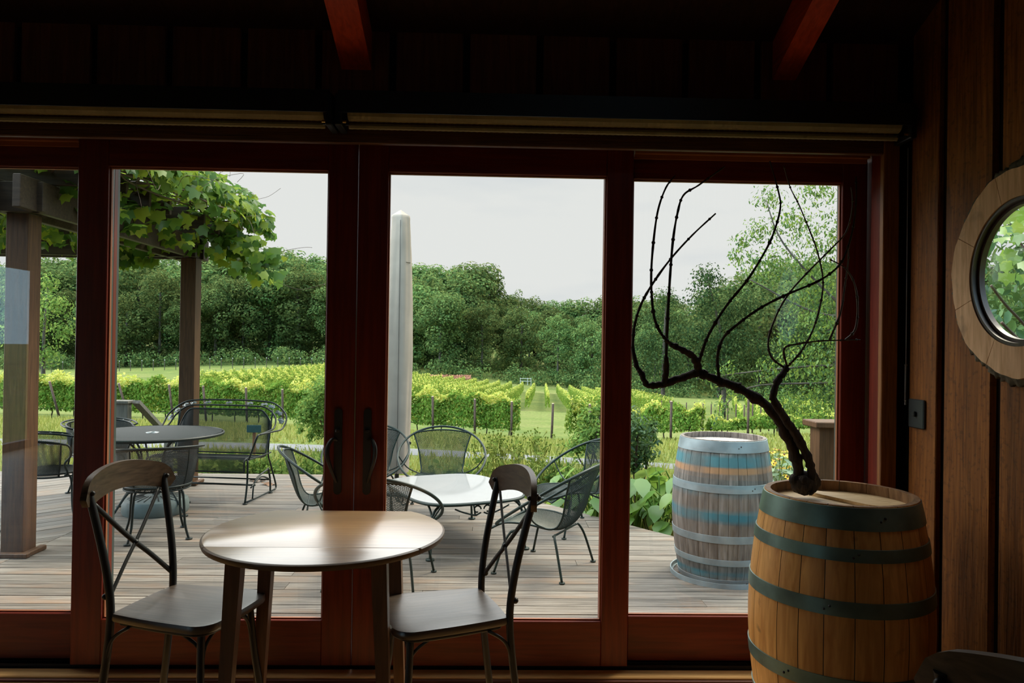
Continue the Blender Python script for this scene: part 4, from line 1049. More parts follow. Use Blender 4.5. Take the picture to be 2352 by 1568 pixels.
def lounge_table():
    t = thing('low_patio_table', 'low patio table with a white glass top among the hoop chairs', 'table', (-.30, 6.08, ZD), math.atan2(.41, .91))
    A_, B_, e = .46, .60, .55
    th = np.linspace(0, 2*PI, 73)[:-1]
    P = [(A_*np.sign(math.cos(a))*abs(math.cos(a))**e, B_*np.sign(math.sin(a))*abs(math.sin(a))**e) for a in th]
    m_ = MB(); m_.prism(P, .405, .413); m_.build('glass_top', whiteglass, t)
    m_ = MB(); m_.tube([(p[0]*1.012, p[1]*1.012, .400) for p in P], .011, 8, closed=True); m_.build('rim', metalgreen, t, True)
    for sx_ in (-1, 1):
        for sy_ in (-1, 1):
            x_, y_ = sx_*A_*.80, sy_*B_*.83
            Q = spline([(x_*.55, y_, .392), (x_*.85, y_*1.0, .375), (x_*1.0, y_*1.03, .30), (x_*1.02, y_*1.04, .15), (x_*1.06, y_*1.08, .0)], 6)
            m_ = MB(); m_.tube(Q, .010, 8); m_.disc((Q[-1][0], Q[-1][1], 0), .032, .012, 14)
            Q2 = spline([(x_, y_*.55, .392), (x_, y_*.86, .375), (x_, y_*1.03, .30)], 6); m_.tube(Q2, .008, 6)
            m_.build('leg', metalgreen, t, True)
    for (sx_, sy_) in ((0, -1), (0, 1), (1, 0), (-1, 0)):
        m_ = MB(); 
        for sg in (-1, 1):
            a = np.linspace(0, 1.6*PI, 20); rr_ = .030*(1-.35*a/(1.6*PI))
            q = [(sg*(.042-rr_[i]*math.cos(a[i])), .355+rr_[i]*math.sin(a[i])*1.0) for i in range(20)]
            pts = [((u_, sy_*B_*.985, z) if sx_ == 0 else (sx_*A_*.985, u_, z)) for u_, z in q]; m_.tube(pts, .006, 6)
            q = [(sg*.012, .33), (sg*.06, .315), (sg*.15, .34), (sg*.22, .37)]
            pts = [((u_, sy_*B_*.985, z) if sx_ == 0 else (sx_*A_*.985, u_, z)) for u_, z in q]; m_.tube(spline(pts, 5), .006, 6)
        m_.build('scroll_bracket', metalgreen, t, True)
lounge_table()

def round_table():
    cx, cy = -3.13, 6.93
    t = thing('round_patio_table', 'round black mesh patio table with an umbrella hole, seen over the left chair', 'table', (cx, cy, ZD))
    R_ = .61; H_ = .725
    V, F = lattice(lambda u, v: np.stack([(2*u-1)*R_, (2*v-1)*R_, np.full(len(u), H_)], -1), 74, 96, 0.0030, lambda u, v: ((2*u-1)**2+(2*v-1)**2 < .985) & ((2*u-1)**2+(2*v-1)**2 > .006))
    mesh_obj('mesh_top', V, F, metalblack, t)
    m_ = MB(); m_.lathe([(R_, H_-.022), (R_+.012, H_-.022), (R_+.014, H_-.004), (R_+.004, H_+.004), (R_, H_)], 96, (0, 0, 0), True); smooth_by_angle(m_.build('rim', metalblack, t))
    m_ = MB(); m_.lathe([(.028, H_+.001), (.058, H_+.001), (.056, H_+.006), (.030, H_+.006)], 32, (0, 0, 0), True); m_.build('hole_ring', steel, t, True)
    m_ = MB(); a = np.arange(48)*2*PI/48; m_.tube([(.26*math.cos(q), .26*math.sin(q), H_-.03) for q in a], .008, 6, closed=True); m_.tube([(.20*math.cos(q), .20*math.sin(q), .25) for q in a], .008, 6, closed=True); m_.build('stretcher_ring', metalblack, t, True)
    for i in range(4):
        q = PI/4+i*PI/2+.35; cc, ss = math.cos(q), math.sin(q)
        P = spline([(.52*cc, .52*ss, H_-.02), (.28*cc, .28*ss, H_-.05), (.14*cc, .14*ss, .52), (.17*cc, .17*ss, .30), (.30*cc, .30*ss, .16), (.40*cc, .40*ss, .04), (.42*cc, .42*ss, .0)], 6)
        m_ = MB(); m_.tube(P, .010, 8); m_.disc((P[-1][0], P[-1][1], 0), .028, .012, 14); m_.build('leg', metalblack, t, True)
    u = thing('umbrella_weight', 'grey-green ribbed umbrella weight standing under the round mesh table', 'umbrella weight', (cx+.05, cy-.02, ZD))
    m_ = MB(); m_.lathe([(.001, 0), (.275, 0), (.285, .02), (.283, .10), (.272, .125), (.245, .135), (.12, .155), (.05, .165), (.001, .165)], 64); smooth_by_angle(m_.build('base', stonebase, u), 30)
    m_ = MB()
    for i in range(24):
        q = i*2*PI/24; m_.tube([(.10*math.cos(q), .10*math.sin(q), .158), (.235*math.cos(q), .235*math.sin(q), .1365)], .007, 6, flat=(.7, 1))
    m_.build('ribs', metalblack, u, True)
    m_ = MB(); m_.lathe([(.001, .165), (.032, .165), (.030, .40), (.001, .40)], 20); m_.build('tube', stonebase, u, True)
round_table()

def make_barrel_chair(label, loc, rz, group):
    """barrel-backed mesh armchair; faces +x"""
    t = thing('barrel_back_chair', label, 'chair', loc, rz, group)
    A0 = math.radians(112)
    ang = lambda u: PI+(2*u-1)*A0
    def Sf(u, v):
        a = ang(u); r_ = .235+.055*v+.012*np.sin(v*PI)
        top = .735-.05*((2*u-1)**2); z = .40+(top-.40)*v
        return np.stack([r_*np.cos(a), r_*np.sin(a)*1.04, z], -1)
    V, F = lattice(Sf, 80, 30, .0021); mesh_obj('mesh_back', V, F, metalblack, t)
    V, F = lattice(lambda u, v: np.stack([(2*u-1)*.245, (2*v-1)*.25, .425-.012*(1-(2*u-1)**2-(2*v-1)**2)], -1), 28, 36, .0021, lambda u, v: ((2*u-1)**2+(2*v-1)**2) < 1.0)
    mesh_obj('mesh_seat', V, F, metalblack, t)
    m_ = MB(); q = np.arange(48)*2*PI/48; m_.tube([(.245*math.cos(a), .25*math.sin(a), .425) for a in q], .010, 8, closed=True); m_.tube([(.235*math.cos(a), .245*math.sin(a), .395) for a in q], .007, 6, closed=True)
    m_.build('seat_ring', metalblack, t, True)
    u = np.linspace(0, 1, 40); T = Sf(u, 0*u+1)
    outr = T*np.array([1.14, 1.14, 1])+np.array([0, 0, .012])
    m_ = MB(); m_.tube(T, .009, 8); m_.tube(np.concatenate([[T[0]], outr[1:-1], [T[-1]]]), .009, 8)
    m_.tube(Sf(0*u[:12], np.linspace(0, 1, 12)), .008, 6); m_.tube(Sf(0*u[:12]+1, np.linspace(0, 1, 12)), .008, 6)
    for k_ in (.3, .7): m_.tube(Sf(0*u[:12]+k_, np.linspace(0, 1, 12)), .006, 6)
    m_.build('top_rail', metalblack, t, True)
    m_ = MB()
    for k_ in range(3, 38, 3):
        p, q2 = T[k_], outr[k_]; m_.tube([p, q2], .0035, 5)
        m_.octa((p+q2)/2, (q2-p)*.5, np.cross(q2-p, (0, 0, 1))*.38, (0, 0, .004))
    m_.build('leaf_trim', leafcast, t, True)
    for sg in (0, 1):
        e = T[-1] if sg else T[0]; s2 = 1 if e[1] > 0 else -1
        P = spline([e, (e[0]+.06, e[1]+s2*.01, e[2]-.02), (e[0]+.075, e[1]+s2*.008, e[2]-.10), (e[0]+.03, e[1], e[2]-.17), (e[0]+.05, e[1]-s2*.01, .44), (e[0]+.03, e[1]-s2*.02, .41)], 6)
        m_ = MB(); m_.tube(P, .009, 8); m_.build('arm_scroll', metalblack, t, True)
    for i in range(4):
        a = PI/4+i*PI/2; cc, ss = math.cos(a), math.sin(a)
        P = spline([(.17*cc, .17*ss, .405), (.235*cc, .235*ss, .385), (.255*cc, .255*ss, .30), (.27*cc, .27*ss, .12), (.31*cc, .31*ss, 0)], 6)
        m_ = MB(); m_.tube(P, .0095, 8); m_.disc((P[-1][0], P[-1][1], 0), .026, .012, 14); m_.build('leg', metalblack, t, True)
    return t
g_ = 'barrel-backed mesh armchairs around the round mesh table'
bc = make_barrel_chair('black mesh barrel-back armchair seen from behind, just past the left wooden chair', (-2.69, 6.06, ZD), math.atan2(.88, -.46), g_)
dup(bc, (-3.86, 6.62, ZD), math.atan2(.35, .9), 'black mesh barrel-back armchair beside the house-side pergola post, seen from its side')
dup(bc, (-4.02, 7.72, ZD), math.atan2(-.75, .8), 'black mesh barrel-back armchair mostly hidden behind the door frame, beyond the round table')

def bench():
    """mesh glider bench; local x along its width, faces -y"""
    t = thing('glider_bench', 'black mesh glider bench with a leaf-trimmed curved back at the deck edge', 'bench', (-2.86, 7.62, ZD), math.radians(-7))
    hw = .53
    def back(u, v):
        x_ = (2*u-1)*(hw-.03); q = np.abs(2*u-1); z0, z1 = .42, .86
        top = z1-.16*np.clip((q-.72)/.28, 0, 1)**2.2
        z = z0+(top-z0)*v; y_ = .20+.13*v-.0*q
        return np.stack([x_, y_, z], -1)
    V, F = lattice(back, 66, 48, .0021); mesh_obj('mesh_back', V, F, metalblack, t)
    def seat(u, v):
        x_ = (2*u-1)*(hw-.04); sp = spline([(.22, .40), (.12, .395), (-.12, .43), (-.235, .425), (-.265, .39), (-.262, .30)], 6); d_ = np.concatenate([[0], np.cumsum(np.linalg.norm(np.diff(sp, axis=0), axis=1))]); d_ /= d_[-1]
        return np.stack([x_, np.interp(v, d_, sp[:, 0]), np.interp(v, d_, sp[:, 1])], -1)
    V, F = lattice(seat, 66, 60, .0021); mesh_obj('mesh_seat', V, F, metalblack, t)
    m_ = MB(); u = np.linspace(0, 1, 40); T = back(u, 0*u+1); o_ = np.ones(40); v = np.linspace(0, 1, 40)
    m_.tube(np.concatenate([back(0*v, v), T[1:-1], back(o_, v[::-1]), back(u[::-1], 0*u)[1:-1]]), .009, 8, closed=True)
    m_.tube(np.concatenate([seat(0*v, v), seat(u, 0*u+1)[1:-1], seat(o_, v[::-1])]), .009, 8); m_.tube(seat(u, 0*u+.72), .008, 6)
    m_.build('panel_frame', metalblack, t, True)
    inner = spline([(-hw-.06, -.16, .66), (-hw-.05, .05, .665), (-hw-.05, .22, .69), (-hw-.02, .31, .79), (-hw+.08, .34, .875), (-hw+.2, .345, .895), (0, .35, .90), (hw-.2, .345, .895), (hw-.08, .34, .875), (hw+.02, .31, .79), (hw+.05, .22, .69), (hw+.05, .05, .665), (hw+.06, -.16, .66)], 6)
    outer = spline([(-hw-.06, -.16, .66), (-hw-.10, .05, .665), (-hw-.13, .24, .68), (-hw-.12, .36, .80), (-hw+.02, .41, .915), (-hw+.2, .42, .945), (0, .425, .95), (hw-.2, .42, .945), (hw-.02, .41, .915), (hw+.12, .36, .80), (hw+.13, .24, .68), (hw+.10, .05, .665), (hw+.06, -.16, .66)], 6)
    m_ = MB(); m_.tube(inner, .009, 8); m_.tube(outer, .009, 8); m_.build('top_rail', metalblack, t, True)
    m_ = MB(); rng = np.random.RandomState(2)
    for k_ in range(16, len(inner)-16, 4):
        p, q = inner[k_], outer[k_]; c0 = (p+q)/2; d_ = (q-p)/2; tn = inner[k_+1]-inner[k_-1]; tn = tn/np.linalg.norm(tn)
        m_.octa(c0, d_*.75+tn*.012, tn*.022-d_*.15, np.cross(d_, tn)*.12); m_.octa(c0+tn*.026, d_*.5-tn*.012, tn*.013+d_*.2, np.cross(d_, tn)*.10); m_.octa(c0-tn*.024, d_*.45, tn*.012, np.cross(d_, tn)*.10)
    m_.build('leaf_trim', leafcast, t)
    for sg in (-1, 1):
        m_ = MB(); m_.tube(spline([(sg*(hw+.06), -.16, .66), (sg*(hw+.055), -.20, .64), (sg*(hw+.02), -.22, .52), (sg*(hw-.01), -.235, .42)], 6), .010, 8)
        m_.tube(spline([(sg*(hw-.02), -.26, .42), (sg*(hw-.02), .05, .415), (sg*(hw-.02), .30, .42)], 4), .009, 8)
        m_.tube(spline([(sg*(hw-.02), .335, .86), (sg*(hw-.02), .24, .45), (sg*(hw-.02), .30, .30), (sg*(hw+.0), .40, .06), (sg*(hw+.0), .36, .015)], 5), .009, 8)
        m_.build('arm', metalblack, t, True)
        m_ = MB(); m_.tube(spline([(sg*(hw-.01), -.255, .42), (sg*(hw-.01), -.26, .20), (sg*(hw-.01), -.30, .012)], 5), .010, 8); m_.disc((sg*(hw-.01), -.30, 0), .024, .012, 12); m_.build('leg', metalblack, t, True)
        m_ = MB(); m_.tube(spline([(sg*(hw+.0), .26, .012), (sg*(hw+.0), .25, .15), (sg*(hw+.0), .20, .27)], 5), .010, 8); m_.disc((sg*(hw+.0), .26, 0), .024, .012, 12); m_.build('leg', metalblack, t, True)
        m_ = MB(); m_.tube([(sg*hw, -.28, .018), (sg*hw, .36, .018)], .009, 8); m_.tube(spline([(sg*hw, -.16, .02), (sg*hw, -.10, .20), (sg*hw, .20, .26)], 5), .008, 6); m_.tube(spline([(sg*hw, -.2, .14), (sg*hw, .02, .21), (sg*hw, .24, .15)], 5), .008, 6); m_.build('glider_frame', metalblack, t, True)
    m_ = MB(); m_.tube([(-hw, -.10, .15), (hw, -.10, .15)], .010, 8); m_.tube([(-hw, .22, .15), (hw, .22, .15)], .009, 8); m_.build('stretcher', metalblack, t, True)
bench()

def umbrella():
    cx, cy = -1.01, 8.0; t = thing('patio_umbrella', 'closed patio umbrella wrapped in a taupe cover on the deck', 'umbrella', (cx, cy, ZD))
    zz = np.array([.20, .25, .8, 1.4, 2.0, 2.5, 2.75, 2.90, 2.955, 3.02]); rr_ = np.array([.118, .122, .138, .146, .136, .120, .108, .097, .090, .004])
    n_ = 40; th = np.arange(n_)*2*PI/n_; V = []; rng = np.random.RandomState(4)
    Z = np.concatenate([np.linspace(.20, 2.9, 54), [2.93, 2.955, 2.965, 2.985, 3.005, 3.02]]); Rr = np.interp(Z, zz, rr_)
    for i, z in enumerate(Z):
        fold = 1+.05*np.sin(5*th+z*.6)+.018*np.sin(11*th-z*3)+.02*np.sin(z*9+3*th)*(z > 2.6)+.09*np.sin(2*th+.6)*(z > 2.9)
        V.append(np.stack([Rr[i]*fold*np.cos(th), Rr[i]*fold*np.sin(th), np.full(n_, z)], -1))
    V = np.concatenate(V); F = [(i*n_+k_, i*n_+(k_+1) % n_, (i+1)*n_+(k_+1) % n_, (i+1)*n_+k_) for i in range(59) for k_ in range(n_)]
    mesh_obj('cover', V, F, canvas, t, True)
    m_ = MB(); a = -PI/2+.12; m_.tube([((Rr[i]*1.045+.001)*math.cos(a), (Rr[i]*1.045+.001)*math.sin(a), Z[i]) for i in range(0, 54)], .0035, 5); m_.build('seam', seamm, t, True)
    aa = np.linspace(a, a+1.5, 14); m_ = MB(); m_.tube([(.121*math.cos(q), .121*math.sin(q), 2.45) for q in aa], .003, 5); m_.build('cross_seam', seamm, t, True)
    m_ = MB(); m_.tube([(0, 0, .03), (0, 0, .30)], .024, 12); m_.build('pole', metalblack, t, True)
    m_ = MB(); m_.box(.115, .15, -.03, .0, .50, .53, .004); m_.build('buckle', umbblk, t)
    b_ = thing('umbrella_stand', 'flat grey umbrella stand plate under the closed umbrella', 'umbrella stand', (cx, cy, ZD))
    m_ = MB(); m_.box(-.32, .32, -.30, .30, 0, .045, .015); m_.build('plate', stonebase, b_)
    m_ = MB(); m_.lathe([(.026, .045), (.05, .045), (.045, .075), (.026, .075)], 20, (0, 0, 0), True); m_.build('collar', stonebase, b_, True)
umbrella()

# deck rails
t = thing('rail_post', 'brown deck rail post with a wide flat cap by the outdoor barrel', 'post', (2.325, 5.10, ZD))
MB().box(-.075, .075, -.075, .075, 0, 1.045, .004).build('shaft', postw, t)
m_ = MB(); m_.box(-.115, .115, -.115, .115, 1.046, 1.088, .006); m_.build('cap', postw, t)
t = thing('deck_rail', 'brown deck rail running off from the capped post', 'rail', (2.36, 5.06, ZD))
dv_ = np.array([.62, -.78, 0]); m_ = MB(); c0 = np.array([.0, 0, .0])+dv_*.62
m_.obox(c0+(.0, 0, 1.066), dv_*.48, (.062, .05, 0), (0, 0, .019)); m_.build('cap_board', postw, t)
m_ = MB(); m_.obox(dv_*.58+(0, 0, .96), dv_*.49, (.016, .013, 0), (0, 0, .085)); m_.obox(dv_*.58+(0, 0, .18), dv_*.49, (.016, .013, 0), (0, 0, .045)); m_.build('rail_board', postw, t)
for i in range(6):
    m_ = MB(); m_.obox(dv_*(.22+.14*i)+(0, 0, .55), dv_*.018, (.014, .011, 0), (0, 0, .325)); m_.build('baluster', postw, t)
t = thing('stair_rail', 'weathered grey stair rail post with a slanting handrail at the deck edge', 'stair rail', (-4.42, 8.98, ZD))
MB().box(-.09, .09, -.05, .05, -.5, .82, .004).build('post', greyw, t)
m_ = MB(); m_.box(-.13, .11, -.09, .09, .821, .855, .005); m_.build('cap', greyw, t)
m_ = MB(); m_.obox((.20, .45, .54), (.03, .46, -.30), (.045, -.004, 0), (0, .012, .019)); m_.build('handrail', greyw, t)
m_ = MB(); m_.box(.16, .25, .78, .87, -.75, .28, .004); m_.build('lower_post', greyw, t)
for i, (x_, y_) in enumerate(((-2.65, 8.45), (-4.05, 6.15), (-2.45, 8.25))):
    rng = np.random.RandomState(i+50); C = np.array([[0, 0, .012], [.06, .02, .010], [-.05, .03, .012], [.02, -.05, .01]])
    V, F = cards(C, np.tile([0, 0, 1.], (4, 1)), np.array([.09, .07, .08, .06]), rng, GRAPE, GRAPEF, .35)
    V[:, 2] = np.maximum(V[:, 2], .002)
    o = mesh_obj('dead_leaves', V, F, deadleaf, None, False, (x_, y_, ZD))
    setp(o, ['cluster of brown dead leaves on the deck in front of the bench', 'cluster of brown dead leaves on the deck by the side-on armchair', 'brown dead leaves nearest the bench runner on the deck'][i], 'dead leaves', 'dead leaves on the deck')

# ================================================================== LAND
CP = []
def cp(px_, py_, Y): p = atY(px_, py_, Y); CP.append(p)
for x_ in (-9, -5, -2, 0): CP.append(np.array([x_, 9.0, -.45]))
CP += [np.array([3., 7, -.35]), np.array([5., 5, -.3]), np.array([9., 9, -.7]), np.array([8., 4, -.4]), np.array([-12., 9, -.5]), np.array([-6., 4, -.45]), np.array([0., 4, -.45]), np.array([4., 14, -.75]), np.array([9., 15, -1.0])]
for a in ((100, 1022, 14), (450, 1024, 14), (720, 1026, 14), (960, 1040, 13.5), (1090, 1050, 13)): cp(*a)
for a in ((100, 962, 36), (362, 966, 36), (650, 980, 36.5), (990, 992, 37), (1180, 1003, 36), (1270, 1016, 35), (1390, 1025, 33), (1500, 1015, 33), (1640, 1005, 33), (1800, 1000, 33)): cp(*a)
for a in ((100, 895, 85), (362, 895, 85), (650, 905, 85), (950, 925, 85), (1150, 938, 85), (1300, 945, 85), (1400, 955, 80), (1550, 960, 75), (1700, 975, 75), (1850, 980, 75)): cp(*a)
for a in ((100, 858, 150), (362, 856, 150), (650, 850, 150), (740, 849, 150), (1000, 884, 150), (1200, 902, 150), (1300, 908, 150), (1400, 914, 140), (1550, 918, 130), (1750, 928, 130), (1900, 935, 130)): cp(*a)
for a in ((100, 842, 185), (300, 838, 185), (600, 834, 185), (740, 832, 185), (950, 852, 185), (1150, 865, 185), (1300, 880, 185), (1400, 892, 180), (1500, 908, 175), (1650, 915, 165), (1900, 930, 165)): cp(*a)
for a in ((100, 822, 215), (740, 815, 215), (1150, 845, 215), (1500, 880, 215), (1900, 900, 215), (100, 735, 300), (740, 735, 300), (1150, 760, 300), (1500, 780, 300), (1900, 780, 300)): cp(*a)
CPA = np.array(CP)
_q = np.stack([2.2*CPA[:, 0]/(CPA[:, 1]+6), np.log(CPA[:, 1]+2)], -1); _e = (CPA[:, 2]-1.46)/(CPA[:, 1]+2)
def _ker(A, B): d_ = np.linalg.norm(A[:, None]-B[None], axis=-1); return d_**3
_n = len(_q); _Pm = np.concatenate([np.ones((_n, 1)), _q], 1); _A = np.zeros((_n+3, _n+3))
_A[:_n, :_n] = _ker(_q, _q)+np.eye(_n)*.02; _A[:_n, _n:] = _Pm; _A[_n:, :_n] = _Pm.T
_w = np.linalg.solve(_A, np.concatenate([_e, np.zeros(3)]))
def gz(X, Y):
    X = np.atleast_1d(np.asarray(X, float)); Y = np.atleast_1d(np.asarray(Y, float)); sh = X.shape
    X, Y = X.ravel(), Y.ravel(); res = np.empty(len(X))
    for i in range(0, len(X), 20000):
        x_, y_ = X[i:i+20000], Y[i:i+20000]; u_ = np.clip(2.2*x_/(y_+6), -3.0, 3.0)
        q_ = np.stack([u_, np.log(y_+2)], -1)
        res[i:i+20000] = 1.46+(y_+2)*(_ker(q_, _q)@_w[:_n]+_w[_n]+q_@_w[_n+1:])
    return res.reshape(sh)
def gz1(x_, y_): return float(gz([x_], [y_])[0])
ys = 3.7+np.concatenate([np.linspace(0, 12, 20), np.geomspace(12.8, 330, 70)])
us = np.linspace(-1.35, 1.35, 110)
G = np.zeros((len(ys), len(us), 3))
for i, Y in enumerate(ys):
    G[i, :, 0] = us*(Y+9); G[i, :, 1] = Y; G[i, :, 2] = gz(us*(Y+9), np.full(len(us), Y))
m_ = MB(); m_.grid(G); grd = struct(m_.build('ground', groundm, None, True))
m_ = MB(); m_.add([(-300, 3.70, -.9), (-300, -300, -.9), (300, -300, -.9), (300, 3.70, -.9)], [(0, 1, 2, 3)]); struct(m_.build('ground_behind', groundm))
# gravel lane
m_ = MB(); Gp = []
for x_ in np.linspace(-16, 5.5, 60):
    c0 = 14.0-.12*(x_+4); Gp.append([(x_, c0-.6, gz1(x_, c0-.6)+.004), (x_, c0-.3, gz1(x_, c0-.3)+.02), (x_, c0+.3, gz1(x_, c0+.3)+.02), (x_, c0+.6, gz1(x_, c0+.6)+.004)])
m_.grid(Gp); struct(m_.build('gravel_path', gravel, None, True), 'grey gravel lane crossing the lawn beyond the deck')

# near lawn grass
rng = np.random.RandomState(8); n = 42000
Y = 9.1+26*rng.uniform(0, 1, n)**1.6; X = (rng.uniform(-.80, .75, n))*Y
ok = (np.abs(Y-(14-.12*(X+4))) > .72); X, Y = X[ok], Y[ok]; n = len(X); Z = gz(X, Y)
h = rng.uniform(.06, .16, n)*(1+.02*Y); a = rng.uniform(0, 2*PI, n); w_ = .006+.0011*Y; ln = rng.normal(0, .05, (n, 2))
B = np.stack([X, Y, Z-.01], -1); dx = np.stack([np.cos(a)*w_, np.sin(a)*w_, 0*a], -1)
V = np.stack([B-dx, B+dx, B+np.stack([ln[:, 0], ln[:, 1], h], -1)], 1).reshape(-1, 3)
o = mesh_obj('lawn_grass', V, np.arange(n*3).reshape(-1, 3), leaf_grass)
setp(o, 'sunlit green grass of the lawn between the deck and the vine rows', 'grass', None, 'stuff')

# ------------------------------------------------------------------ vineyard
def hedge(P0, P1, H_, W_, dens, size, rng, mound=.12, taper=0):
    """foliage of one trellised row of vines, following the land"""
    P0, P1 = np.array(P0, float), np.array(P1, float); Ln = np.linalg.norm(P1-P0); d_ = (P1-P0)/Ln; q = np.array([-d_[1], d_[0]])
    n_ = int(Ln*dens); s = rng.uniform(0, Ln, n_); zf = rng.beta(1.3, 1.1, n_); side = rng.choice([-1, 1], n_)
    top = H_*(1+mound*np.sin(s*2.1+rng.uniform(0, 6))+mound*.7*np.sin(s*5.3+1))
    z = .38+zf*(top-.38)
    wv = W_*(1-.35*zf**3)*(1+.25*np.sin(s*3.7)); off = side*wv*rng.uniform(.55, 1.1, n_)
    tp = rng.uniform(0, 1, n_) < .22; z[tp] = top[tp]*rng.uniform(.92, 1.08, tp.sum()); off[tp] = rng.uniform(-1, 1, tp.sum())*W_*.8
    x_ = P0[0]+d_[0]*s+q[0]*off; y_ = P0[1]+d_[1]*s+q[1]*off
    C = np.stack([x_, y_, gz(x_, y_)+z], -1); Nn = np.stack([q[0]*off/W_, q[1]*off/W_, np.where(tp, 1.2, .25)], -1)
    V, F = cards(C, Nn, size*rng.uniform(.6, 1.3, n_), rng, KITE, ((0, 1, 2, 3),), .45, (0, 0, -1.0))
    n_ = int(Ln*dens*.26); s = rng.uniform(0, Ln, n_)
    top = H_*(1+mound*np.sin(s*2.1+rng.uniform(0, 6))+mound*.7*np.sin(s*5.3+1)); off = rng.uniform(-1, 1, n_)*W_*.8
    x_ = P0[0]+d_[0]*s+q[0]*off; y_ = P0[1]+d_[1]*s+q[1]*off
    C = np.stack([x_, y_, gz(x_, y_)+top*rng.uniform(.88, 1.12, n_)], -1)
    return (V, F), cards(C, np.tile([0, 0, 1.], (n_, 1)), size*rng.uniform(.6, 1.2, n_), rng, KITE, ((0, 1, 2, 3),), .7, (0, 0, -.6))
def row(name, label, P0, P1, H_, W_, dens, size, seed, group, trunks=True, pipe=True):
    rng = np.random.RandomState(seed); t = thing(name, label, 'vine row', (P0[0], P0[1], gz1(*P0)), 0, group)
    O = np.array(t.location); (V, F), (V2, F2) = hedge(P0, P1, H_, W_, dens, size, rng); mesh_obj('foliage', V-O, F, leaf_vine, t); mesh_obj('sun_tinted_young_shoots', V2-O, F2, leaf_sun_shoot, t)
    if trunks:
        m_ = MB(); Ln = math.hypot(P1[0]-P0[0], P1[1]-P0[1]); k_ = int(Ln/1.1)
        for i in range(k_):
            f_ = (i+.5)/k_; x_, y_ = P0[0]+(P1[0]-P0[0])*f_, P0[1]+(P1[1]-P0[1])*f_; z = gz1(x_, y_); l_ = rng.normal(0, .05, 2)
            m_.tube([np.array([x_, y_, z-.05])-O, np.array([x_+l_[0], y_+l_[1], z+.35])-O, np.array([x_-l_[0], y_, z+.75])-O], .03, 5)
        m_.build('trunks', vpost, t, True)
        if pipe:
            Pq = []
            for f_ in np.linspace(0, 1, 30): x_, y_ = P0[0]+(P1[0]-P0[0])*f_, P0[1]+(P1[1]-P0[1])*f_; Pq.append(np.array([x_, y_-.1, gz1(x_, y_)+.48])-O)
            m_ = MB(); m_.tube(Pq, .022, 5); m_.build('irrigation_pipe', wire, t, True)
    return t
gn = 'near rows of grapevines beyond the lawn'
row('vine_row', 'long near row of grapevines along the lawn, ending at the grassy gap', (-34, 36.4), (1.4, 36.2), 1.75, .40, 1150, .14, 1, gn)
row('vine_row', 'second row of grapevines, showing just above the near row', (-34, 39.4), (1.2, 38.8), 1.8, .42, 230, .18, 2, gn, False)
row('vine_row', 'third row of grapevines, showing above the second row at the left', (-34, 42.6), (-14, 42.0), 1.85, .42, 230, .18, 3, gn, False)
row('vine_row', 'rounded end of a vine row by the leaning post right of the grassy gap', (4.0, 35.4), (5.2, 37.6), 1.75, .5, 1100, .14, 4, gn)
row('vine_row', 'vine row rising towards the right door post beyond the hoop chair', (5.6, 36.2), (9.6, 33.4), 1.45, .5, 1000, .145, 5, gn)
row('vine_row', 'bright vine row beyond the dark shrub, left of the weathered barrel', (9.8, 33.0), (17.0, 33.6), .82, .45, 900, .15, 6, gn)
row('vine_row', 'vine row beyond the weathered barrel, under the big tree', (17.4, 33.4), (24.0, 32.6), .75, .5, 300, .20, 7, gn)
# far block: rows running away from the house
gn = 'far block of vine rows running up to the woods'
k = 0
xs_ = np.arange(-36, 22.5, 2.35)
for i, x0 in enumerate(xs_):
    y1 = 150; y0 = 83 if x0 > -28 else 83+(-28-x0)*.7
    if x0 > 10: y1 -= (x0-10)*2
    if y1-y0 < 8: continue
    row('distant_vine_row', 'long thin vine row in the far block, %s from its left end' % ordw(k), (x0, y0), (x0+.069*(y1-y0), y1), 1.7, .20, 130, .21, 100+i, gn, False); k += 1
gn = 'young vine rows on the right-hand slope'
for i in range(13):
    x0 = 19.0+1.9*i; row('young_vine_row', 'sparse young vine row on the right-hand slope, %s from the left' % ordw(i), (x0+1.5, 66), (x0+16, 112), 1.6, .20, 16, .38, 160+i, gn, False)

def vpost_(x_, y_, tilt, lab, h_=1.75, cut=True, group='vineyard posts in the near row', r_=.055):
    t = thing('vineyard_post', lab, 'post', (x_, y_, gz1(x_, y_)), 0, group)
    m_ = MB(); m_.tube([(0, 0, -.2), (-tilt*h_, -.05, h_)], r_, 8); m_.build('shaft', vpost, t, True)
    if cut: m_ = MB(); m_.tube([(-tilt*h_, -.05, h_+.001), (-tilt*h_-tilt*.02, -.05, h_+.035)], r_*.9, 8); m_.build('cut_end', cutend, t, True)
def gx(px_, Y): return atY(px_, 960, Y)[0]
k = 0
for (px_, Y, tl) in ((140, 35.6, .30), (262, 35.6, .34), (300, 35.6, .32), (400, 35.6, .14), (475, 35.6, .10), (568, 35.6, .04), (650, 35.5, .02), (995, 35.4, .02), (1091, 35.4, .01), (1175, 35.4, .0), (1267, 34.2, -.03), (1354, 33.2, .0), (1541, 32.2, .0), (1718, 32.0, .0)):
    vpost_(gx(px_, Y), Y, tl, '%s brown vineyard post in the near row, %s from the left' % (('leaning' if tl > .05 else 'upright'), ordw(k))); k += 1
k = 0
for i in range(16):
    px_ = 1500+i*19; Y = 66-1.6*i+(i % 3)*6; x_ = gx(px_, Y); y_ = Y
    vpost_(x_, y_, 0, 'thin dark stake on the right-hand slope beyond the weathered barrel, %s from the left' % ordw(k), 2.0, False, 'stakes on the right-hand slope', .05); k += 1

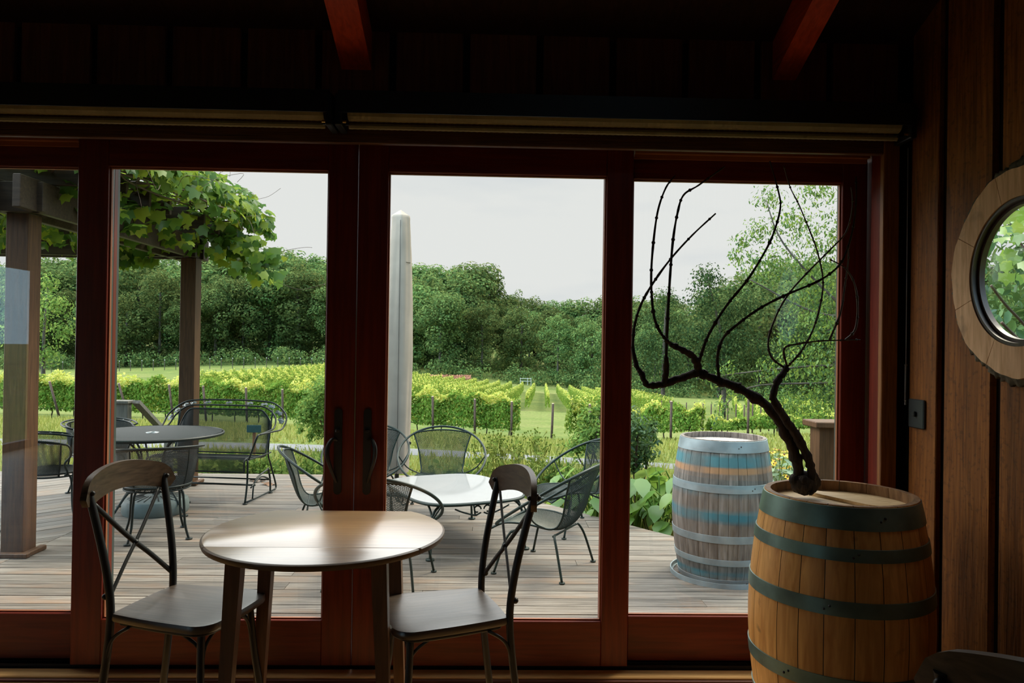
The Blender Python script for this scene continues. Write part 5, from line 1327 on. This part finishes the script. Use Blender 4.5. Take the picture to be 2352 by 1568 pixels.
# ------------------------------------------------------------------ woods
def tree_proto(seed, H_, Rc, nb, low=.18, per=38, size=.56):
    rng = np.random.RandomState(seed); bl = []
    for i in range(nb):
        f_ = rng.uniform(0, 1)**.85; z = H_*(low+(.93-low)*f_); prof = math.sin(PI*min(1, .12+.86*(1-f_)**.75))*.9+.12
        a = rng.uniform(0, 2*PI); r_ = Rc*prof*math.sqrt(rng.uniform(.15, 1)); br_ = rng.uniform(.24, .46)*Rc*(.75+.5*prof)
        bl.append(((r_*math.cos(a), r_*math.sin(a), z), br_, .8))
    bl.append(((0, 0, H_*.95), Rc*.28, 1.0)); bl.append(((0, 0, H_*.6), Rc*.62, 1.8))
    return crown(bl, per, size, rng, KITE, ((0, 1, 2, 3),), .30, .30, (.86, 1.04))
gw = 'woodland trees at the end of the valley'
protos = []
for i, (H_, Rc, nb, low) in enumerate(((24, 5.6, 44, .05), (26, 5.0, 46, .08), (21, 6.2, 42, .04), (25, 4.6, 42, .06), (18, 5.2, 36, .03))):
    t = thing('woodland_tree', 'woodland tree', 'tree', (0, 0, 0), 0, gw)
    V, F = tree_proto(300+i, H_, Rc, nb, low); mesh_obj('foliage', V, F, leaf_forest, t)
    m_ = MB(); rg = np.random.RandomState(i); m_.tube(spline([(0, 0, -1), (rg.normal(0, .2), 0, H_*.3), (rg.normal(0, .4), 0, H_*.75)], 5), [.34]*5+[.25]*5+[.12], 8)
    m_.build('trunk', trunkm, t, True); protos.append((t, H_))
skyl = [(-200, 585), (60, 590), (240, 588), (420, 585), (560, 575), (640, 570), (745, 578), (850, 592), (945, 603), (1010, 612), (1080, 606), (1118, 640), (1150, 658), (1200, 660), (1230, 680), (1290, 682), (1330, 690), (1390, 678), (1430, 690), (1470, 682), (1530, 668), (1570, 700), (1600, 720), (1660, 640), (1760, 600), (1900, 590), (2100, 600), (2500, 600)]
def sky_y(p): return np.interp(p, [a for a, _ in skyl], [b_ for _, b_ in skyl])
rng = np.random.RandomState(77)
used = set(); lst = []
px_ = -180
while px_ < 2420:                       # front rank
    Y = 186+rng.uniform(-6, 8)-(12 if px_ > 1350 else 0); lst.append((px_, Y, sky_y(px_)+rng.uniform(25, 110), 0)); px_ += rng.uniform(58, 96)
px_ = -150
while px_ < 2420:
    Y = 206+rng.uniform(-5, 8); lst.append((px_, Y, sky_y(px_)+rng.uniform(8, 40), 1)); px_ += rng.uniform(48, 74)
px_ = -170
while px_ < 2420:
    Y = 228+rng.uniform(-4, 8); lst.append((px_, Y, sky_y(px_)+rng.uniform(-3, 12), 2)); px_ += rng.uniform(34, 48)
cnt = [0, 0, 0]
for (px_, Y, yt, rk) in sorted(lst):
    X = atY(px_, 800, Y)[0]; zb = gz1(X, Y); zt = atY(px_, yt, Y)[2]; h_ = zt-zb
    j = rng.randint(0, 5); t, H_ = protos[j]; sc = h_/H_; sw = sc*rng.uniform(.95, 1.35)
    lab = 'dark green woodland tree %s, %s from the left' % (['in the front rank above the meadow', 'in the middle rank of the woods', 'in the rear rank on the skyline'][rk], ordw(cnt[rk])); cnt[rk] += 1
    if j not in used:
        used.add(j); t.location = (X, Y, zb); t.rotation_euler = (0, 0, rng.uniform(0, 6)); t.scale = (sw, sw, sc); t['label'] = lab
    else: dup(t, (X, Y, zb), rng.uniform(0, 6), lab, gw, (sw, sw, sc))
for (x_, y_, l_) in ((-52, -60, 'tree outside the left wall, seen only as a reflection in the left pane'), (-64, -34, 'second tree outside the left wall, known only from the reflection')):
    dup(protos[2][0], (x_, y_, -.9), 1.0, l_, 'trees outside the left wall', (.8, .8, .62))
# undergrowth at the foot of the woods
rng = np.random.RandomState(31); bl = []
for i in range(620):
    p_ = rng.uniform(-150, 2400); Y = (176 if i % 2 else 201)+rng.uniform(-3, 6)-(12 if p_ > 1350 else 0); X = atY(p_, 800, Y)[0]; bl.append(((X, Y, gz1(X, Y)+rng.uniform(.2, 2.2)*(1 if i % 2 else 2.6)), rng.uniform(1.2, 2.9)*(1 if i % 2 else 1.25), .9))
V, F = crown(bl, 26, .55, rng); o = mesh_obj('undergrowth', V, F, leaf_forest); setp(o, 'low dark undergrowth along the foot of the woods', 'undergrowth', None, 'stuff')
# wire fence posts along the meadow
k = 0
for px_ in list(range(92, 745, 26)):
    if 160 < px_ < 262 or 405 < px_ < 462: continue
    Y = 160; X = atY(px_, 840, Y)[0]
    t = thing('fence_post', 'slim grey fence post at the top of the left meadow, %s from the left' % ordw(k), 'fence post', (X, Y, gz1(X, Y)), 0, 'fence posts below the woods'); k += 1
    m_ = MB(); m_.tube([(0, 0, -.2), (0, 0, 2.1)], .07, 5); m_.build('shaft', trunkm, t); m_ = MB(); m_.tube([(0, 0, 2.1), (0, 0, 2.3)], .09, 5); m_.build('insulator', fencem, t)
t = thing('wooden_gate', 'pale rail gate at the edge of the woods above the far vines', 'gate', (atY(1207, 868, 172)[0], 172, gz1(atY(1207, 868, 172)[0], 172)))
for x_ in (-1.2, .5, 1.3): m_ = MB(); m_.tube([(x_, 0, -.2), (x_, 0, 1.7)], .07, 6); m_.build('post', fencem, t)
for z in (.9, 1.5): m_ = MB(); m_.tube([(-1.25, -.05, z), (1.35, -.05, z)], .06, 6); m_.build('rail', fencem, t)
rng = np.random.RandomState(9); m_ = MB(); X0 = atY(1010, 862, 165)[0]; z0 = gz1(X0, 165); t = thing('brush_pile', 'long reddish pile of cut brush below the woods right of the umbrella', 'brush pile', (X0, 165, z0))
for i in range(46): 
    x_ = rng.uniform(-6.6, 7); m_.sphere((x_, rng.uniform(-.5, .5), .35), rng.uniform(.35, .7)*(1.25 if x_ < 0 else .75), 8, (1.5, 1, .9))
m_.build('heap', brush, t, True)
V, F = cards(np.stack([rng.uniform(-7, 7, 700), rng.uniform(-1, .3, 700), rng.uniform(.1, 1.1, 700)], -1), np.tile([0, -1, .4], (700, 1)), .4, rng); mesh_obj('twigs', V, F, brush, t)

# ------------------------------------------------------------------ nearer trees and shrubs
def branchy(t, limbs, mat=trunkm):
    m_ = MB()
    for P, r0, r1 in limbs: Q = spline(P, 5); m_.tube(Q, np.linspace(r0, r1, len(Q)), 8)
    m_.build('trunk', mat, t, True)
def near_tree(label, base, blobs, limbs, per, size, mat, seed, name='broadleaf_tree', shape=OVAL, faces=OVALF):
    rng = np.random.RandomState(seed); t = thing(name, label, 'tree', base); O = np.array(base)
    bl = [(np.array(c_)-O, r_, s_) for c_, r_, s_ in blobs]
    V, F = crown(bl, per, size, rng, shape, faces, .6, .3, (.25, 1.08), (0, 0, -.8)); mesh_obj('foliage', V, F, mat, t)
    branchy(t, [([np.array(p)-O for p in P], a, b_) for P, a, b_ in limbs]); return t
D = 17.0
def T_(px_, py_, dy=0): return atY(px_, py_, D+dy)
rng = np.random.RandomState(13)
spec = [(1765, 455, .45), (1880, 435, .55), (1825, 510, .65), (1745, 530, .45), (1705, 560, .38), (1900, 560, .8), (1735, 610, .50), (1780, 600, .6), (1850, 630, .8), (1950, 680, 1.0), (1690, 590, .28),
        (1870, 740, .8), (1900, 830, .9), (1815, 840, .6), (1765, 850, .42), (1830, 930, .65), (1900, 920, .8), (1670, 850, .28), (1640, 870, .25), (1610, 860, .18), (1800, 780, .35), (1790, 920, .45), (1660, 930, .28), (1650, 965, .25), (1690, 900, .25),
        (2000, 500, 1.0), (2040, 640, 1.2), (2030, 820, 1.2), (2000, 900, 1.0), (1830, 690, .5)]
bl = [(T_(a, b_, rng.uniform(-.8, .8)), r_, .85) for a, b_, r_ in spec]
bx = T_(2030, 900); base = (bx[0], D, gz1(bx[0], D))
limbs = [([base, T_(2020, 760), T_(1990, 600), T_(1960, 430)], .16, .04), ([T_(2020, 760), T_(1920, 690), T_(1800, 560), T_(1760, 460)], .045, .010), ([T_(2025, 850), T_(1900, 840), T_(1760, 850), T_(1600, 870)], .040, .008), ([T_(2025, 880), T_(1880, 880), T_(1720, 890), T_(1650, 950)], .035, .008), ([T_(2010, 720), T_(1880, 720), T_(1720, 640)], .05, .012)]
near_tree('big tulip tree with bright broad leaves behind the right door pane and barrel', base, bl, limbs, 900, .092, leaf_tree, 5, 'tulip_tree')
# mid-distance trees on the right
def midtree(label, pxs, Y, seed, mat=leaf_slope, size=.30, per=130):
    rng = np.random.RandomState(seed); bl = [(atY(a, b_, Y+rng.uniform(-2, 2)), r_, .9) for a, b_, r_ in pxs]
    cx_ = np.mean([a for a, _, _ in pxs]); X = atY(cx_, 900, Y)[0]; base = (X, Y, gz1(X, Y)); top = bl[0][0]
    return near_tree(label, base, bl, [([base, (X, Y, (base[2]+top[2])/2), top], .35, .06)], per, size, mat, seed, 'slope_tree', KITE, ((0, 1, 2, 3),))
midtree('tall green tree on the right-hand slope behind the tulip tree, its top left of it', [(1625, 640, 2.0), (1620, 690, 2.6), (1660, 720, 2.8), (1600, 770, 2.8), (1650, 800, 3.0), (1690, 780, 3.0), (1640, 850, 2.6), (1720, 700, 2.6), (1740, 820, 3)], 82, 41)
midtree('rounded dark tree on the right-hand slope left of the tall one', [(1530, 690, 2.2), (1510, 730, 2.6), (1550, 760, 2.6), (1490, 790, 2.8), (1540, 830, 3.0), (1480, 850, 2.6), (1560, 870, 2.4)], 104, 42)
midtree('dark tree closing the right-hand slope beyond the rail post', [(1890, 690, 3.0), (1850, 760, 3.2), (1920, 780, 3.2), (1980, 720, 3.4), (1870, 850, 3.0), (1960, 870, 3.2), (1800, 820, 2.6), (1800, 880, 2.2), (1900, 900, 2.2), (2050, 800, 3.6), (2050, 880, 3)], 84, 43)
midtree('bright small tree on the left behind the pergola post', [(110, 650, 2.0), (130, 700, 2.6), (90, 740, 2.8), (150, 760, 2.4), (110, 810, 2.4), (60, 690, 2.8), (40, 770, 3)], 120, 44, leaf_shrub, .5, 50)
# round window view: leafy branch and dark trees outside to the right
rng = np.random.RandomState(61); t = thing('leafy_branch', 'leafy grapevine branch with bright leaves outside the round window', 'branch', (2.9, 3.6, 1.9)); O = np.array([2.9, 3.6, 1.9])
C = []
for i in range(60): C.append(atY(rng.uniform(2295, 2440), rng.uniform(470, 640), rng.uniform(3.5, 4.3)))
C = np.array(C)-O; V, F = cards(C, np.tile([-.5, -.8, .3], (60, 1)), rng.uniform(.05, .085, 60), rng, GRAPE, GRAPEF, .4, (0, 0, -1)); mesh_obj('foliage', V, F, leaf_big, t)
m_ = MB(); m_.tube(spline([atY(2276, 655, 3.8)-O, atY(2310, 700, 3.8)-O, atY(2352, 745, 3.8)-O, atY(2450, 860, 3.8)-O], 5), .008, 6)
m_.tube(spline([atY(2300, 740, 3.7)-O, atY(2330, 770, 3.7)-O, atY(2352, 790, 3.7)-O, atY(2450, 870, 3.8)-O], 5), .008, 6); m_.tube(spline([atY(2450, 860, 3.8)-O, (1.3, .6, .2), (1.5, .7, -2.3)], 5), .012, 6); m_.tube(spline([(1.3, .6, .2), atY(2430, 600, 3.9)-O, atY(2330, 540, 3.9)-O], 5), .006, 6); m_.build('stem', vinecane, t, True)
bl = []
for i in range(60): Y = rng.uniform(11, 14); bl.append(((atY(rng.uniform(2180, 2700), 700, Y)[0], Y, rng.uniform(-.2, 5.5)), rng.uniform(.6, 1.1), .9))
near_tree('dark leafy tree outside, filling the view through the round window', (9.5, 12.5, gz1(9.5, 12.5)), bl, [([(9.5, 12.5, -.6), (9.5, 12.5, 2), (9.4, 12.5, 5)], .18, .05)], 170, .19, leaf_dark, 15, 'dark_tree')

def shrub(label, c_px, Y, blobs, per, size, mat, seed, name='shrub', stems=5, shape=OVAL, faces=OVALF, cat='shrub'):
    rng = np.random.RandomState(seed); X = atY(c_px, 900, Y)[0]; base = np.array([X, Y, gz1(X, Y)]); t = thing(name, label, cat, base)
    bl = [(atY(a, b_, Y+rng.uniform(-.3, .3))-base, r_, .9) for a, b_, r_ in blobs]
    V, F = crown(bl, per, size, rng, shape, faces, .7, .3, (.2, 1.1)); mesh_obj('foliage', V, F, mat, t)
    m_ = MB()
    for i in range(stems): 
        p = bl[rng.randint(len(bl))][0]; m_.tube(spline([(rng.normal(0, .08), rng.normal(0, .08), -.1), p*.5+rng.normal(0, .06, 3), p], 4), .012, 5)
    m_.build('stem', vpost, t, True); return t
shrub('loose green bush overhanging the lawn beside the left of the door post', 745, 13.0, [(740, 900, .30), (720, 935, .30), (755, 960, .40), (700, 955, .22), (730, 985, .20), (770, 890, .35), (790, 990, .3), (715, 1000, .10), (690, 985, .08)], 6000, .075, leaf_shrub, 71, 'bush')
shrub('dark green bush left of the weathered barrel, behind the right door post', 1465, 7.4, [(1465, 985, .17), (1490, 1000, .14), (1450, 1020, .20), (1480, 1040, .14), (1455, 1065, .16), (1500, 975, .09), (1445, 960, .15), (1420, 1000, .18)], 13000, .05, leaf_dark, 72, 'bush')
shrub('green bush beyond the hoop chairs at the right door post', 1370, 12, [(1370, 1000, .35), (1340, 1010, .25), (1395, 980, .35), (1350, 960, .2), (1380, 940, .16), (1320, 1030, .2)], 4500, .085, leaf_shrub, 73, 'bush')

# weeds along the deck edge
def make_weed(label, loc, group, seed, h_=.75, n=11, mat=leaf_weed, ls=.075, buds=True):
    rng = np.random.RandomState(seed); t = thing('weed_clump', label, 'weed', loc, 0, group); m_ = MB(); C = []; Nn = []; tips = []
    for i in range(n):
        a = rng.uniform(0, 2*PI); l_ = rng.uniform(.05, .28); hh = h_*rng.uniform(.55, 1.1); P = spline([(rng.normal(0, .05), rng.normal(0, .05), -.05), (l_*.4*math.cos(a), l_*.4*math.sin(a), hh*.55), (l_*math.cos(a), l_*math.sin(a), hh)], 5)
        m_.tube(P, .0035, 4); tips.append(P[-1])
        for f_ in np.linspace(.08, 1, 13):
            p = P[int(f_*(len(P)-1))]; q = rng.uniform(0, 2*PI); C.append(p+np.array([math.cos(q), math.sin(q), rng.uniform(-.2, .3)])*.035); Nn.append([math.cos(q)*.5, math.sin(q)*.5, .8])
        for k_ in range(3):
            e = P[-1]+np.array([rng.normal(0, .06), rng.normal(0, .06), rng.uniform(.02, .12)]); m_.tube([P[-3], e], .002, 4); tips.append(e)
    V, F = cards(np.array(C), np.array(Nn), ls*rng.uniform(.6, 1.4, len(C)), rng, OVAL, OVALF, .5); mesh_obj('foliage', V, F, mat, t)
    m_.build('stem', mat, t, True)
    if buds:
        m_ = MB()
        for p in tips: m_.sphere(p, .010, 6)
        m_.build('buds', leaf_weed, t, True)
    return t
gq = 'weeds growing along the deck edge'
wa = make_weed('x', (0, 0, 0), gq, 81, .62); wb = make_weed('x', (0, 0, 0), gq, 82, .42, 14, leaf_shrub, .085, False)
rng = np.random.RandomState(17); pos = []
for px_ in (1110, 1140, 1168, 1195, 1222, 1250): pos.append((px_, 8.7+rng.uniform(-.3, .5), 0, 1.12))
for px_ in range(470, 745, 21): pos.append((px_+rng.uniform(-6, 6), 9.25+rng.uniform(-.1, .45), 1, 1.0))
for px_ in (1030, 1060, 1090, 1265, 1290): pos.append((px_, 9.0+rng.uniform(-.2, .2), 1, 1.1))
for px_ in (505, 560, 640, 690): pos.append((px_, 9.5, 0, .9))
pos.sort(); fu = [True, True]
for i, (px_, Y, kd, sc) in enumerate(pos):
    X = atY(px_, 1050, Y)[0]; sc = sc*(.75 if kd == 0 and px_ < 800 else 1); lab = '%s weed clump by the deck edge, %s from the left' % (('tall budding', 'low leafy')[kd], ordw(i)); p = (wa, wb)[kd]
    if fu[kd]: fu[kd] = False; p.location = (X, Y, gz1(X, Y)); p['label'] = lab; p.scale = (sc, sc, sc*1.1)
    else: dup(p, (X, Y, gz1(X, Y)), rng.uniform(0, 6), lab, gq, (sc, sc, sc*rng.uniform(.9, 1.2)))
# broad-leaved plants by the deck's slanting edge
HOSTA = np.array([(0, 0, 0), (.12, -.22, .04), (.38, -.34, .02), (.72, -.24, -.04), (1.05, 0, -.16), (.72, .24, -.04), (.38, .34, .02), (.12, .22, .04), (.42, 0, -.03), (.75, 0, -.08)])
HOSTF = ((0, 1, 2, 8), (8, 2, 3, 9), (9, 3, 4, 5), (8, 9, 5, 6), (0, 8, 6, 7))
def make_broad(label, loc, group, seed, n=20, sz=.19, h_=.50):
    rng = np.random.RandomState(seed); t = thing('broad_leaved_plant', label, 'plant', loc, 0, group); m_ = MB(); Vs = []; Fs = []; n0 = 0
    for i in range(n):
        a = rng.uniform(0, 2*PI); l_ = rng.uniform(.08, .32); hh = h_*rng.uniform(.5, 1.1); e = np.array([l_*math.cos(a), l_*math.sin(a), hh]); m_.tube(spline([(0, 0, -.1), e*(.45, .45, .65), e], 4), .006, 5)
        nrm = np.array([math.cos(a)*.45, math.sin(a)*.45, .85])+rng.normal(0, .15, 3); nrm /= np.linalg.norm(nrm); ax = np.array([math.cos(a), math.sin(a), -.35]); ax -= nrm*(ax@nrm); ax /= np.linalg.norm(ax); bx_ = np.cross(nrm, ax); s_ = sz*rng.uniform(.7, 1.25)
        Vs.append(e+s_*(HOSTA[:, 0:1]*ax+HOSTA[:, 1:2]*bx_*1.15+HOSTA[:, 2:3]*nrm)); Fs.append(np.array(HOSTF)+n0); n0 += len(HOSTA)
    mesh_obj('foliage', np.concatenate(Vs), np.concatenate(Fs), leaf_big, t, True); m_.build('stem', leaf_shrub, t, True); return t
gq = 'broad-leaved plants beside the slanting deck edge'
ba = make_broad('x', (0, 0, 0), gq, 91)
pos = [(1.05, 7.35), (1.35, 7.0), (1.58, 6.85), (1.80, 6.55), (1.50, 7.45), (1.85, 7.1), (1.15, 7.95), (2.15, 6.25), (2.2, 6.85), (.85, 7.75)]
pos.sort()
for i, (x_, y_) in enumerate(pos):
    lab = 'broad-leaved green plant beside the slanting deck edge, %s from the left' % ordw(i); sc = 1.25 if i % 2 else 1.05
    if i == 0: ba.location = (x_, y_, gz1(x_, y_)); ba['label'] = lab; ba.scale = (sc, sc, sc)
    else: dup(ba, (x_, y_, gz1(x_, y_)), i*1.7, lab, gq, (sc, sc, sc))
# yellow flowers and grey-green leaves beyond the barrel
gq = 'yellow flowering plants between the barrel and the rail post'
def make_flower(seed):
    rng = np.random.RandomState(seed); t = thing('yellow_coneflower', 'x', 'flower', (0, 0, 0), 0, gq); m_ = MB(); hd = MB(); ct = MB(); C = []; Nn = []
    for i in range(9):
        a = rng.uniform(0, 2*PI); l_ = rng.uniform(.05, .3); hh = rng.uniform(.55, 1.0); P = spline([(0, 0, -.1), (l_*.5*math.cos(a), l_*.5*math.sin(a), hh*.6), (l_*math.cos(a), l_*math.sin(a), hh)], 4); m_.tube(P, .004, 4); p = P[-1]
        tl = np.array([rng.normal(0, .3), -.5+rng.normal(0, .3), 1.0]); tl /= np.linalg.norm(tl); u_ = np.cross(tl, (1, 0, 0)); u_ /= np.linalg.norm(u_); v_ = np.cross(tl, u_)
        for k_ in range(9):
            q = k_*2*PI/9; d_ = math.cos(q)*u_+math.sin(q)*v_; e = -math.sin(q)*u_+math.cos(q)*v_; hd.add([p+d_*.006, p+d_*.022-e*.008, p+d_*.042-tl*.006, p+d_*.022+e*.008], [(0, 1, 2, 3)])
        ct.sphere(p+tl*.004, .010, 6)
        for f_ in np.linspace(.1, .9, 12):
            q = P[int(f_*(len(P)-1))]; b2 = rng.uniform(0, 2*PI); C.append(q+np.array([math.cos(b2), math.sin(b2), 0])*.06); Nn.append([math.cos(b2)*.3, math.sin(b2)*.3, 1])
    V, F = cards(np.array(C), np.array(Nn), .12*rng.uniform(.6, 1.3, len(C)), rng, OVAL, OVALF, .45); mesh_obj('foliage', V, F, leaf_grey, t)
    m_.build('stem', leaf_shrub, t); hd.build('petals', yellow, t); ct.build('flower_center', deadleaf, t, True); return t
fl = make_flower(95); pos = []
for i in range(30): pos.append((2.35+1.65*((i*.618) % 1), 6.2+1.7*((i*.383) % 1)))
pos.sort()
rng = np.random.RandomState(4)
for i, (x_, y_) in enumerate(pos):
    lab = 'yellow coneflower clump beyond the weathered barrel, %s from the left' % ordw(i)
    if i == 0: fl.location = (x_, y_, gz1(x_, y_)); fl['label'] = lab
    else: dup(fl, (x_, y_, gz1(x_, y_)), rng.uniform(0, 6), lab, gq, (.8, .8, .8*rng.uniform(.7, 1.1)))
# teal sign on a stake
X, Y = atY(584, 1000, 11.0)[0], 11.0; z0 = gz1(X, Y); t = thing('garden_sign', 'small teal sign on an orange-brown stake, seen through the bench mesh', 'sign', (X, Y, z0))
zs = atY(584, 984, Y)[2]-z0
MB().box(-.022, .022, -.012, .012, -.2, zs-.05, .003).build('stake', orangew, t); MB().box(-.105, .105, -.030, -.013, zs-.055, zs+.055, .004).build('panel', signm, t)

# grass and leaves over the shaded strip right under the deck edge
rng = np.random.RandomState(55); n = 9000; s = rng.uniform(-.05, 1.02, n); X = E1[0]+(E2[0]-E1[0])*s; Y = E1[1]+(E2[1]-E1[1])*s; off = rng.uniform(.05, 4.5, n); X = X+nE[0]*off; Y = Y+nE[1]*off
Z = gz(X, Y); h = rng.uniform(.08, .30, n); a = rng.uniform(0, 2*PI, n); B = np.stack([X, Y, Z-.02], -1); dx = np.stack([np.cos(a)*.014, np.sin(a)*.014, 0*a], -1); ln = rng.normal(0, .09, (n, 2))
V = np.stack([B-dx, B+dx, B+np.stack([ln[:, 0], ln[:, 1], h], -1)], 1).reshape(-1, 3)
o = mesh_obj('tall_grass', V, np.arange(n*3).reshape(-1, 3), leaf_grass); setp(o, 'tall grass growing below the slanting edge of the deck', 'grass', None, 'stuff')
